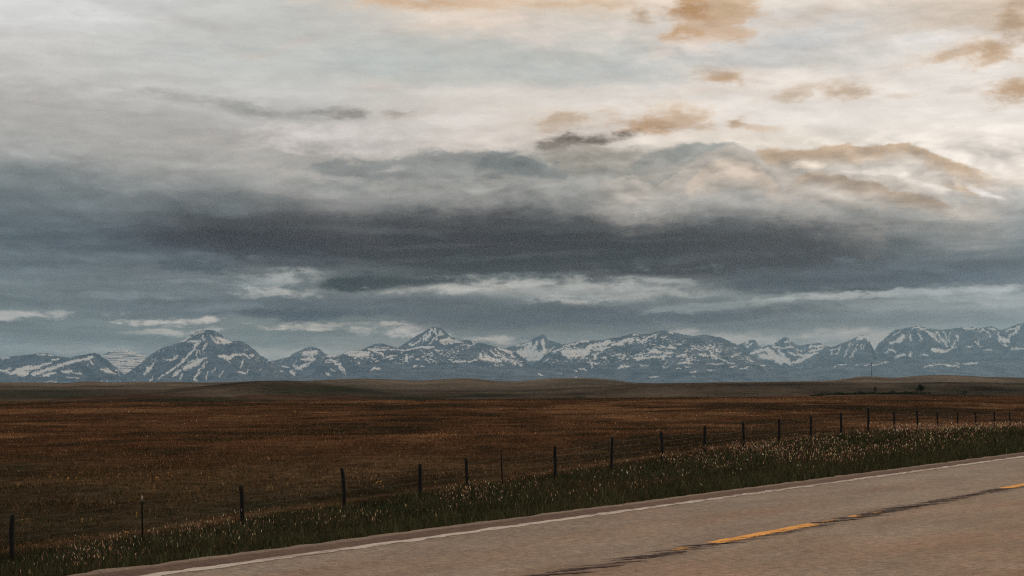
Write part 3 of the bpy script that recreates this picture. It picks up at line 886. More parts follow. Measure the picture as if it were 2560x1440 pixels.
# spire with snow apron
mountain(P4(2, [(-260, 470), (-120, 390), (-40, 350), (0, 340), (80, 320), (150, 305), (220, 258), (260, 243), (310, 220), (340, 243), (370, 280), (420, 295), (470, 310), (520, 335), (620, 420)]), 36000,
         S4(2, [(60, 410, 250, 420, 60), (180, 330, 120, 420, 36), (250, 300, 180, 440, 26), (300, 290, 330, 360, 22), (330, 380, 250, 470, 38), (420, 350, 350, 420, 11), (100, 340, 200, 300, 10), (150, 470, 300, 480, 20), (0, 330, 100, 330, 7), (280, 500, 350, 470, 8), (-60, 400, 20, 420, 20)]),
         2400, 9, -1.1)
# broad dome
mountain(P4(2, [(60, 690), (130, 600), (200, 540), (280, 480), (350, 418), (420, 370), (500, 325), (600, 305), (700, 285), (850, 285), (980, 267), (1080, 250), (1150, 230), (1220, 209), (1280, 222), (1360, 215), (1420, 205), (1470, 190), (1530, 184), (1600, 203), (1680, 215), (1750, 230), (1800, 243), (1880, 229), (1930, 227),
                (1990, 239), (2080, 250), (2150, 280), (2220, 313), (2280, 345), (2350, 400), (2450, 470), (2560, 520), (2700, 600), (2840, 700)]), 28500,
         S4(2, [(510, 400, 760, 390, 34), (520, 430, 700, 440, 22), (700, 430, 800, 340, 34), (800, 340, 980, 290, 17), (500, 340, 680, 300, 11), (680, 295, 770, 290, 10), (400, 400, 560, 350, 8), (870, 350, 1030, 290, 7), (860, 380, 980, 350, 14), (1000, 330, 1180, 270, 16), (1050, 325, 1120, 315, 11), (1170, 310, 1210, 290, 8),
                (1200, 230, 1250, 220, 6), (1250, 280, 1310, 300, 11), (1300, 295, 1420, 225, 9), (1420, 240, 1480, 195, 5), (1490, 255, 1540, 240, 9), (1560, 200, 1600, 215, 8), (1290, 242, 1330, 240, 4), (1360, 265, 1400, 245, 4), (1420, 270, 1450, 240, 4), (1220, 430, 1370, 410, 9), (1370, 385, 1450, 380, 13), (1380, 405, 1490, 400, 17),
                (1240, 480, 1340, 450, 14), (1340, 460, 1450, 440, 12), (1450, 450, 1600, 440, 11), (1530, 415, 1600, 400, 17), (1500, 345, 1525, 350, 13), (1570, 360, 1630, 360, 18), (1590, 340, 1600, 340, 9), (1620, 315, 1690, 320, 6), (1650, 440, 1740, 435, 8), (1750, 475, 1770, 475, 8), (1670, 515, 1800, 508, 7), (1870, 430, 1940, 435, 14),
                (1930, 410, 1960, 440, 8), (1980, 410, 2060, 460, 9), (2060, 460, 2220, 515, 6), (1940, 440, 2000, 440, 8), (2020, 340, 2060, 390, 7), (2060, 380, 2090, 405, 5), (1990, 350, 2000, 360, 5), (1950, 520, 2110, 520, 5), (2180, 460, 2300, 405, 6), (1060, 560, 1120, 540, 14), (1120, 545, 1200, 540, 9), (1280, 530, 1370, 535, 4),
                (1500, 550, 1570, 550, 6), (1550, 490, 1540, 530, 5), (1630, 570, 1680, 560, 5), (1740, 550, 1770, 550, 5), (1800, 605, 1840, 600, 6), (770, 510, 860, 510, 8), (790, 525, 795, 550, 6), (680, 570, 740, 582, 7), (610, 580, 650, 588, 7), (830, 430, 830, 470, 12), (800, 430, 870, 410, 6), (900, 462, 960, 455, 7), (1050, 425, 1090, 420, 6),
                (540, 440, 600, 490, 6), (510, 420, 560, 440, 13), (700, 470, 750, 440, 8), (540, 480, 545, 500, 7), (670, 490, 680, 495, 6), (1950, 585, 2030, 585, 4), (2180, 552, 2260, 550, 6), (2280, 565, 2360, 555, 5), (2380, 545, 2410, 552, 5), (1810, 645, 1830, 648, 5), (1380, 650, 1480, 652, 4), (370, 470, 300, 500, 6), (2480, 530, 2530, 530, 6)]), 3400, 10, flecks=.12)
# small peak and the snowy shoulder with a dark top
mountain(P4(2, [(2150, 410), (2240, 335), (2300, 315), (2360, 285), (2420, 273), (2450, 300), (2490, 345), (2560, 420)]), 38000, S4(2, [(2320, 320, 2360, 300, 14), (2340, 350, 2400, 320, 13), (2450, 310, 2470, 340, 6)]), 1500, 11, -.7)
mountain(P4(3, [(-330, 520), (-240, 405), (-160, 385), (-80, 360), (0, 330), (50, 325), (100, 290), (160, 250), (200, 256), (240, 290), (280, 325), (330, 335), (400, 320), (470, 315), (520, 308), (550, 330), (600, 345), (660, 352), (800, 420), (900, 520)]), 36500,
         S4(3, [(-160, 410, 0, 370, 22), (0, 380, 120, 500, 46), (60, 420, 230, 520, 24), (100, 380, 200, 480, 17), (-80, 440, 40, 460, 30), (40, 340, 140, 360, 12), (150, 360, 250, 350, 8), (170, 300, 190, 300, 12), (200, 280, 230, 290, 8), (200, 400, 250, 420, 9), (300, 360, 330, 400, 6),
                (250, 430, 420, 430, 14), (260, 510, 480, 410, 20), (400, 400, 560, 360, 12), (430, 340, 560, 340, 12), (300, 370, 300, 400, 5), (370, 350, 360, 400, 4), (420, 330, 430, 370, 6)]), 2600, 12, -1.0, gully=.7)
# snow dome behind, then the right-hand peaks
mountain(P4(3, [(820, 330), (940, 250), (1040, 217), (1100, 212), (1160, 214), (1240, 218), (1330, 260), (1400, 330)]), 41000, (), 2600, 13, .95, rough=.4)
mountain(P4(3, [(260, 560), (400, 470), (480, 420), (560, 383), (640, 350), (740, 310), (830, 280), (880, 250), (930, 229), (970, 235), (1010, 280), (1030, 330), (1050, 380), (1000, 470), (1100, 560)]), 32500,
         S4(3, [(890, 270, 960, 250, 17), (900, 250, 940, 240, 9), (960, 240, 1000, 270, 9), (720, 340, 690, 420, 8), (640, 380, 640, 430, 7), (620, 380, 700, 360, 6), (830, 310, 800, 360, 8), (800, 360, 760, 450, 6), (890, 330, 870, 400, 9), (860, 400, 840, 450, 6), (920, 330, 930, 380, 5), (820, 460, 850, 430, 5), (960, 330, 960, 370, 6)]), 2200, 14, -1.1, gully=.35)
mountain(P4(3, [(900, 560), (1000, 465), (1060, 390), (1100, 320), (1160, 270), (1220, 215), (1280, 175), (1350, 164), (1440, 149), (1490, 139), (1560, 150), (1650, 170), (1750, 178), (1850, 164), (1950, 154), (2050, 149), (2130, 160), (2230, 139), (2290, 165), (2330, 180), (2400, 160), (2470, 130), (2530, 112), (2600, 108), (2750, 150), (2950, 240), (3200, 420)]), 33500,
         S4(3, [(1300, 300, 1350, 240, 26), (1220, 310, 1280, 300, 17), (1240, 240, 1320, 190, 6), (1420, 200, 1420, 290, 6), (1500, 200, 1540, 290, 9), (1560, 180, 1680, 230, 9), (1600, 200, 1720, 300, 11), (1680, 190, 1760, 300, 8), (1690, 190, 1790, 350, 6), (1760, 200, 1790, 340, 8), (1830, 200, 1790, 320, 6), (1890, 240, 1900, 290, 13),
                (1870, 300, 1850, 350, 9), (1640, 380, 1790, 395, 24), (1630, 370, 1700, 380, 17), (1790, 390, 1880, 350, 8), (1440, 400, 1420, 440, 14), (1440, 160, 1650, 165, 9), (1490, 150, 1560, 165, 9), (1230, 380, 1280, 400, 13), (1260, 455, 1370, 430, 6), (1280, 440, 1370, 420, 4), (1160, 420, 1240, 360, 5), (1530, 430, 1600, 430, 13),
                (1950, 165, 2100, 165, 9), (2110, 190, 2150, 180, 13), (2090, 330, 2110, 270, 11), (2210, 190, 2220, 250, 6), (2170, 190, 2210, 210, 8), (2230, 160, 2270, 180, 9), (2320, 270, 2400, 290, 30), (2360, 330, 2380, 340, 18), (2400, 250, 2500, 180, 15), (2380, 190, 2530, 140, 11), (2520, 150, 2480, 220, 9), (2440, 370, 2560, 360, 8),
                (2180, 375, 2240, 372, 6), (2000, 350, 2040, 340, 8), (2100, 345, 2140, 350, 4), (2300, 200, 2320, 300, 8)]), 3000, 15, -1.1, gully=.3)
# forested foothills
mountain([(430, 962), (500, 954), (560, 946), (640, 941), (780, 940), (860, 938), (950, 925), (1065, 917), (1200, 918), (1280, 915), (1340, 920), (1420, 931), (1500, 941), (1580, 962)], 25000,
         S4(2, [(260, 620, 310, 630, 5), (480, 610, 500, 610, 5), (620, 645, 650, 645, 3)]), 3000, 16, rough=.3)
mountain([(1560, 962), (1700, 948), (1900, 939), (1960, 926), (2100, 911), (2200, 899), (2320, 897), (2420, 905), (2560, 900), (2700, 905), (2900, 925)], 29800,
         S4(3, [(580, 510, 640, 510, 3), (640, 545, 670, 545, 3), (690, 530, 800, 515, 5), (870, 540, 910, 535, 4), (960, 530, 1000, 525, 4), (1050, 530, 1200, 500, 3), (1660, 520, 1860, 530, 4), (1780, 535, 1850, 535, 5), (1560, 550, 1640, 530, 4), (1850, 535, 1910, 548, 4), (1970, 520, 2090, 505, 5), (2020, 500, 2080, 515, 5),
                (40, 560, 90, 565, 5), (180, 550, 250, 555, 4), (1880, 515, 1910, 520, 4), (2250, 462, 2310, 460, 5)]), 2400, 17, rough=.3)
# low ground beyond the frame on both sides
mountain([(-1500, 930), (-1100, 890), (-700, 870), (-400, 895), (-150, 905), (-60, 940)], 33000, (), 3000, 18, -.75)
mountain([(2760, 900), (3000, 860), (3400, 840), (3900, 870), (4400, 930)], 34000, (), 3000, 19, -.7)

# ================================================================== AIR
SIG = 1.6e-5
BOX_W, BOX_D, BOX_TOP = 46000, 46000, 1190
HAZE_L = np.array([.205, .285, .325])                # what the air itself glows with, used to see the clouds through it
xs = (-BOX_W, BOX_W); ys = (-BOX_D, BOX_D); zs = (-142, BOX_TOP)
hv = [(x, y, z) for z in zs for y in ys for x in xs]
hf = [(0, 2, 3, 1), (4, 5, 7, 6), (0, 1, 5, 4), (2, 6, 7, 3), (0, 4, 6, 2), (1, 3, 7, 5)]
hm, k, out = new_mat('thin_haze')
pv = k.n('ShaderNodeVolumePrincipled')
pv.inputs['Color'].default_value = (.47, .76, 1.0, 1); pv.inputs['Density'].default_value = SIG; pv.inputs['Anisotropy'].default_value = .62
k.t.links.new(pv.outputs[0], out.inputs['Volume'])
tag(mesh_obj('haze', hv, hf, hm), kind='stuff')


def haze_share(y):
    e = max(math.atan((HZ - y) / F), 1e-4)
    return 1 - math.exp(-SIG * min(BOX_D / math.cos(e), BOX_TOP / math.sin(e)))


def sky_col(c, y):                                    # cloud colour before the air dims it
    f = haze_share(min(y, 950))
    return tuple(np.maximum((lin(c) - f * HAZE_L) / (1 - f), .002))


# ================================================================== SKY
SUN_AZ, SUN_EL = 52.0, 13.0
world = bpy.data.worlds.new('World'); scene.world = world; world.use_nodes = True
wt = world.node_tree; wt.nodes.clear(); k = NT(wt)
wo = k.n('ShaderNodeOutputWorld'); bg = k.n('ShaderNodeBackground'); wt.links.new(bg.outputs[0], wo.inputs[0])
dirv = k.n('ShaderNodeTexCoord').outputs['Generated']
sx = k.sep(dirv)
A = F / 100
U = k.m('MULTIPLY', k.m('ARCTAN2', sx[0], sx[1]), A)
V = k.m('MULTIPLY', k.m('ARCSINE', sx[2]), A)


def uv(x, y):
    a = math.atan((x - 1280) / F)
    return A * a, A * math.atan((HZ - y) / F * math.cos(a))


base_v = k.xyz(U, V, 0.0)
w1 = k.noise(k.map(base_v, (.16, .55, 1)), 1.0, 5, .55, 1)       # broad drift
w2 = k.noise(k.map(base_v, (.75, 1.9, 1), (3, 8, 1)), 1.0, 6, .6, 1)   # ragged edges
s1 = k.sep(w1); s2 = k.sep(w2)


def off(base, terms):
    r = base
    for ch, amp in terms: r = k.m('ADD', r, k.m('MULTIPLY', k.m('SUBTRACT', ch, .5), amp))
    return r


Ur = off(U, ((s1[0], 2.2), (s2[0], .7))); Vr = off(V, ((s1[1], .95), (s2[1], .28)))
Ub = off(U, ((s1[0], .9), (s2[0], .95))); Vb = off(V, ((s1[1], .30), (s2[1], .34)))
cloud_v = k.xyz(Ub, Vb, 0.0)

COLS = {
    0: [(0, 212, 212, 210), (60, 214, 215, 213), (130, 203, 201, 198), (220, 192, 190, 187), (300, 180, 178, 174), (380, 160, 162, 160), (450, 126, 133, 135), (520, 108, 117, 121), (600, 98, 109, 115), (680, 108, 120, 126),
        (740, 116, 128, 132), (830, 120, 133, 136), (890, 132, 145, 148), (950, 140, 152, 155)],
    640: [(0, 198, 198, 194), (80, 190, 190, 186), (150, 193, 195, 191), (230, 196, 195, 191), (300, 178, 176, 172), (360, 172, 168, 163), (420, 160, 160, 156), (470, 140, 144, 143), (510, 122, 128, 130), (550, 103, 109, 113),
          (600, 76, 82, 87), (650, 78, 85, 91), (690, 108, 116, 119), (730, 112, 122, 126), (780, 106, 118, 124), (830, 120, 132, 134), (890, 138, 148, 149), (950, 140, 150, 152)],
    1280: [(0, 214, 200, 182), (60, 208, 202, 195), (120, 188, 190, 187), (190, 186, 190, 188), (250, 208, 204, 200), (300, 212, 207, 202), (350, 206, 200, 195), (400, 160, 160, 156), (430, 128, 133, 132), (480, 140, 142, 140),
           (540, 98, 101, 103), (600, 72, 74, 78), (665, 70, 74, 79), (700, 110, 116, 118), (730, 150, 153, 151), (760, 128, 136, 138), (800, 95, 106, 112), (840, 120, 130, 133), (880, 150, 152, 150), (950, 140, 148, 150)],
    1920: [(0, 226, 218, 210), (60, 205, 203, 201), (130, 196, 197, 197), (200, 222, 217, 212), (300, 226, 222, 218), (360, 215, 208, 200), (400, 170, 168, 164), (450, 178, 172, 165), (500, 150, 148, 144), (550, 105, 109, 111),
           (620, 72, 76, 81), (670, 76, 80, 85), (700, 98, 106, 111), (735, 120, 128, 130), (770, 128, 136, 138), (810, 112, 122, 127), (850, 140, 147, 148), (900, 150, 156, 156), (950, 145, 155, 158)],
    2560: [(0, 210, 196, 182), (80, 205, 190, 175), (150, 224, 220, 216), (300, 228, 224, 220), (420, 228, 222, 216), (470, 212, 204, 197), (510, 172, 172, 170), (560, 140, 146, 147), (620, 114, 123, 128), (680, 98, 109, 117),
           (720, 108, 119, 126), (750, 145, 153, 155), (800, 122, 134, 139), (850, 135, 147, 151), (900, 145, 156, 160), (950, 148, 160, 164)],
}
VMAX = 9.7
fac = k.m('DIVIDE', Vr, VMAX, clamp=True)
ramps = []
for x, st in COLS.items():
    if x >= 1280: st = [(q[0], min(255, q[1] + 4), q[2] + 1, q[3] - 3) if q[0] < 480 else q for q in st]
    rp = k.n('ShaderNodeValToRGB'); cr = rp.color_ramp; cr.interpolation = 'B_SPLINE' if False else 'EASE'
    st = sorted(st, key=lambda q: -q[0])
    pos = [max(0, min(1, uv(1280, q[0])[1] / VMAX)) for q in st]
    cr.elements[0].position = pos[0]; cr.elements[0].color = (*sky_col(st[0][1:], st[0][0]), 1)
    cr.elements[1].position = pos[-1]; cr.elements[1].color = (*sky_col(st[-1][1:], st[-1][0]), 1)
    for q, p in list(zip(st, pos))[1:-1]:
        e = cr.elements.new(p); e.color = (*sky_col(q[1:], q[0]), 1)
    k.put(rp.inputs[0], fac); ramps.append((x, rp.outputs[0]))
sky = ramps[0][1]
for (xa, _), (xb, cb) in zip(ramps[:-1], ramps[1:]):
    sky = k.mix(k.rng(Ur, uv(xa, HZ)[0], uv(xb, HZ)[0]), sky, cb)

fine1 = s2[2]
fine3 = k.noise(k.map(base_v, (1.3, 3.6, 1), (11, 2, 5)), 1.0, 6, .62)
fine4 = k.noise(k.map(base_v, (3.2, 7.0, 1), (1, 7, 2)), 1.0, 5, .65)
edge = k.m('ADD', k.m('ADD', k.m('MULTIPLY', k.m('SUBTRACT', fine1, .5), 1.4), k.m('MULTIPLY', k.m('SUBTRACT', fine3, .5), 1.9)), k.m('MULTIPLY', k.m('SUBTRACT', fine4, .5), .9))

# single clouds and gaps: column, row, half width, half height, tilt, colour, strength, softness
CL = [
    # warm clouds high on the right
    (1180, 50, 170, 38, 0, (224, 207, 192), .9, .9), (1090, 8, 220, 22, 0, (214, 180, 146), .8, .9), (1400, 8, 190, 18, 0, (219, 190, 160), .7, .9),
    (1760, 28, 115, 72, -25, (188, 142, 92), 1.0, .7), (1715, 85, 75, 22, 0, (193, 152, 108), .95, .7), (1830, 15, 70, 30, 20, (205, 175, 140), .8, .8), (1603, 38, 32, 18, -20, (188, 162, 135), .8, .6), (1548, 70, 30, 20, 0, (226, 214, 204), .7, .8),
    (1350, 100, 70, 30, 0, (216, 204, 196), .6, .9), (1470, 125, 45, 12, 0, (218, 208, 200), .6, .8), (1660, 130, 70, 25, 20, (222, 208, 196), .7, .9), (1750, 115, 60, 30, 0, (230, 220, 212), .7, .9),
    (1960, 60, 90, 16, 0, (212, 196, 180), .5, .8), (2060, 25, 60, 14, 20, (214, 196, 178), .5, .8), (2180, 110, 160, 12, 8, (222, 214, 208), .7, .9), (2080, 70, 120, 20, 0, (192, 192, 193), .6, .9), (2000, 95, 90, 22, 0, (190, 193, 195), .6, .9),
    (1850, 150, 150, 22, 0, (190, 193, 193), .6, .9), (2330, 95, 110, 16, 5, (226, 221, 217), .8, .9),
    (1810, 194, 80, 22, -4, (193, 162, 131), .95, .6), (1870, 190, 22, 20, 0, (232, 224, 216), .7, .8), (1760, 225, 70, 14, 0, (216, 200, 186), .6, .9),
    (1985, 232, 70, 18, 10, (207, 188, 168), .9, .8), (2125, 220, 62, 22, 0, (198, 177, 156), .95, .7), (2245, 234, 60, 8, 0, (213, 197, 181), .7, .8), (2300, 150, 150, 14, 12, (222, 210, 200), .6, .9),
    (2400, 132, 90, 16, 4, (203, 177, 150), .85, .8), (2488, 124, 58, 32, 10, (190, 158, 124), .95, .7), (2545, 40, 75, 52, 20, (192, 165, 138), .9, .8), (2548, 228, 58, 32, 0, (194, 163, 131), .95, .6), (2440, 218, 60, 10, 0, (212, 200, 190), .6, .9),
    (1530, 196, 60, 9, 0, (212, 200, 192), .6, .8), (1520, 222, 22, 8, 0, (218, 206, 195), .6, .8),
    (1660, 312, 120, 24, 3, (188, 153, 121), .95, .7), (1700, 288, 80, 26, -10, (206, 180, 153), .85, .8), (1620, 330, 60, 12, 0, (190, 155, 122), .8, .8), (1838, 309, 28, 15, 0, (184, 158, 130), .95, .7), (1893, 321, 60, 10, -6, (204, 183, 162), .8, .8),
    (1400, 300, 95, 18, 4, (199, 178, 156), .85, .8), (1390, 322, 48, 16, 0, (190, 173, 156), .8, .9),
    (1465, 352, 112, 17, 4, (105, 98, 91), 1.0, .7), (1390, 366, 45, 10, 8, (122, 114, 106), .8, .8), (1490, 390, 120, 24, 0, (160, 154, 145), .75, .9), (1320, 372, 10, 6, 0, (185, 178, 172), .8, .8),
    (2150, 380, 26, 20, -20, (214, 190, 165), .7, .8), (2012, 411, 48, 11, 3, (229, 214, 197), .95, .6), (2210, 428, 160, 8, -3, (231, 221, 211), .8, .8),
    (2410, 474, 46, 14, -4, (204, 179, 153), .85, .8), (2458, 480, 34, 9, -28, (236, 230, 225), .9, .8), (2330, 466, 60, 7, -20, (230, 222, 213), .7, .8), (1500, 390, 120, 24, 0, (160, 154, 145), .75, .9),
    # left and centre
    (90, 40, 200, 22, 0, (219, 220, 218), .7, 1.0), (500, 55, 120, 16, 0, (198, 194, 189), .5, .9), (620, 135, 80, 14, 0, (202, 190, 180), .5, .9), (740, 105, 60, 14, 8, (204, 192, 183), .5, .9), (950, 215, 70, 14, 0, (206, 194, 184), .5, .9),
    (980, 150, 170, 40, 0, (180, 187, 185), .6, 1.0), (1560, 180, 200, 40, 0, (185, 190, 190), .6, 1.0), (1250, 160, 160, 45, 0, (182, 187, 185), .5, 1.0), (420, 196, 80, 14, -3, (184, 182, 178), .6, .9), (310, 215, 80, 12, 8, (207, 206, 203), .7, .9),
    (560, 258, 230, 17, -7, (156, 155, 151), .7, .9), (700, 277, 140, 16, -4, (146, 146, 142), .65, .9), (855, 284, 58, 16, 3, (134, 130, 125), .8, .8), (1010, 291, 38, 10, 0, (166, 158, 149), .9, .6), (470, 270, 140, 12, -10, (196, 194, 190), .55, 1.1),
    (430, 315, 240, 34, -8, (172, 169, 165), .8, .8), (755, 335, 120, 30, 0, (209, 201, 197), .85, .9), (625, 345, 26, 30, 0, (188, 184, 180), .7, .8), (960, 345, 260, 30, 0, (212, 205, 201), .75, 1.0), (1120, 300, 120, 16, 4, (224, 217, 212), .7, .9),
    (1255, 404, 70, 18, -6, (122, 128, 127), .85, .8),
    (1320, 418, 60, 20, -8, (113, 119, 119), .9, .8), (840, 444, 95, 12, -9, (194, 189, 184), .6, 1.0), (960, 421, 60, 7, 8, (190, 185, 180), .5, 1.0), (700, 425, 120, 24, -8, (170, 165, 160), .6, 1.0),
    (580, 522, 125, 17, 3, (130, 138, 140), .6, 1.2), (560, 495, 130, 12, 3, (108, 115, 117), .75, .8), (620, 600, 250, 32, -2, (67, 72, 78), .9, .8), (480, 602, 110, 16, 0, (70, 76, 83), .75, .8), (480, 668, 105, 17, -4, (84, 94, 101), .85, .8), (120, 560, 220, 30, 0, (98, 109, 116), .5, 1.0),
    (1050, 560, 330, 36, 2, (73, 76, 80), .7, .9), (1500, 622, 480, 58, 0, (66, 69, 74), .85, .9), (1930, 600, 260, 44, 6, (76, 80, 85), .6, .9), (330, 640, 230, 14, 0, (112, 124, 130), .6, .9), (2350, 600, 200, 40, 0, (112, 121, 125), .5, 1.0),
    
    (1250, 640, 280, 9, 2, (88, 93, 97), .7, .9), (900, 577, 230, 8, -2, (92, 97, 100), .6, .9), (1720, 644, 280, 8, 3, (86, 92, 97), .6, .9), (1450, 572, 250, 9, 1, (90, 94, 97), .6, .9), (720, 652, 170, 8, 0, (94, 102, 107), .6, .9),
    (130, 604, 280, 24, -2, (86, 97, 104), .6, 1.0), (2320, 655, 300, 26, 2, (96, 107, 115), .6, 1.0), (1600, 600, 200, 6, 0, (84, 88, 92), .5, .9), (1050, 615, 160, 6, 2, (86, 91, 95), .5, .9),
    # broken base of the bank and the pale slots under it
    (1180, 688, 330, 7, 2, (118, 126, 128), .6, .8), (720, 703, 100, 24, 4, (160, 164, 163), .9, .8), (700, 733, 130, 9, 2, (168, 170, 167), .85, .8), (570, 712, 150, 8, 0, (134, 144, 146), .7, .9), (300, 740, 260, 8, 0, (128, 139, 143), .7, .9), (880, 708, 92, 20, 0, (68, 78, 84), .95, .6),
    (1010, 704, 150, 15, 3, (78, 86, 91), .9, .7), (1180, 716, 180, 11, 4, (168, 169, 165), .9, .7), (1330, 703, 120, 12, 0, (160, 163, 160), .8, .8), (1280, 691, 120, 6, 0, (104, 112, 115), .8, .8), (1450, 712, 190, 14, -3, (160, 163, 160), .85, .8), (1520, 740, 180, 20, 0, (150, 156, 156), .8, .9),
    (1640, 700, 120, 11, -4, (152, 156, 154), .8, .8), (1700, 735, 210, 14, 3, (156, 160, 158), .8, .9), (1430, 756, 80, 8, 0, (173, 173, 170), .8, .8), (1860, 718, 110, 17, 3, (84, 94, 101), .9, .8), (2060, 703, 240, 16, 2, (84, 94, 102), .85, .8), (2150, 732, 75, 13, 0, (74, 84, 92), .9, .7),
    (1910, 752, 190, 9, 4, (154, 161, 160), .85, .8), (2090, 742, 140, 8, 4, (164, 168, 167), .85, .7), (2350, 728, 170, 8, 2, (158, 164, 165), .85, .8), (2480, 755, 120, 16, 0, (150, 157, 159), .7, .9), (2440, 690, 200, 14, 4, (94, 106, 116), .7, .9),
    (1500, 790, 520, 20, 1, (94, 105, 112), .9, .8), (1150, 775, 200, 12, 0, (104, 114, 119), .7, .9), (720, 786, 120, 19, 0, (90, 102, 109), .9, .7), (900, 760, 130, 12, 0, (104, 114, 119), .7, .9), (520, 770, 200, 9, 0, (124, 136, 140), .6, .9), (1760, 770, 160, 9, 4, (134, 143, 145), .7, .9), (2200, 790, 200, 14, 0, (118, 130, 136), .6, .9),
    (40, 788, 180, 9, 3, (170, 172, 170), .95, .7), (90, 770, 120, 8, 0, (120, 132, 136), .7, .9), (455, 804, 120, 7, 0, (178, 177, 173), .95, .7), (440, 828, 95, 6, 0, (168, 169, 166), .85, .8), (200, 830, 160, 10, 0, (124, 137, 140), .6, .9),
    (860, 816, 170, 8, 0, (174, 173, 168), .9, .7), (885, 822, 62, 13, 0, (122, 133, 134), .95, .6), (1000, 826, 90, 11, 0, (171, 171, 168), .85, .8), (780, 824, 90, 4, 0, (176, 175, 170), .8, .8), (660, 850, 160, 12, 0, (130, 141, 143), .6, .9), (1230, 846, 110, 9, 0, (170, 170, 166), .85, .8), (1150, 812, 120, 13, 0, (104, 114, 119), .8, .8),
    (1715, 828, 40, 7, 0, (168, 167, 164), .85, .8), (1850, 846, 150, 14, 0, (162, 163, 161), .8, .9), (2120, 836, 110, 14, 0, (168, 168, 165), .85, .9), (2000, 812, 180, 11, 2, (116, 127, 132), .6, .9), (1560, 825, 180, 8, 0, (112, 122, 127), .6, .9), (300, 875, 240, 14, 0, (146, 156, 157), .6, .9), (700, 880, 120, 14, 0, (154, 160, 159), .7, .9),
]
# cloud banks: a line (column, row) along a cloud's crisp edge, its colour, how far the colour reaches before it
# melts into what lies behind (rows), edge sharpness (rows), raggedness, strength; 'top' edges melt downwards, 'base' edges upwards
edge = k.m('MULTIPLY', edge, k.m('ADD', 1.0, k.rng(V, 3.6, 2.6, 0.0, .7)))
wv1 = k.noise(k.map(base_v, (.9, 1.7, 1), (2, 5, 3)), 1.0, 1.2, .5); wv2 = k.noise(k.map(base_v, (2.6, 4.4, 1), (6, 1, 9)), 1.0, 2, .55)
def lumps(q): return k.m('SUBTRACT', 1.0, k.m('MULTIPLY', k.m('ABSOLUTE', k.m('SUBTRACT', q, .5)), 6.0))
billow = k.m('ADD', k.m('MULTIPLY', lumps(wv1), .9), k.m('ADD', k.m('MULTIPLY', lumps(wv2), .55), k.m('MULTIPLY', k.m('SUBTRACT', fine4, .5), 1.2)))
bank_v = k.xyz(off(U, ((s1[0], .25), (s2[0], .5))), off(V, ((s1[1], .08), (s2[1], .16))), 0.0)
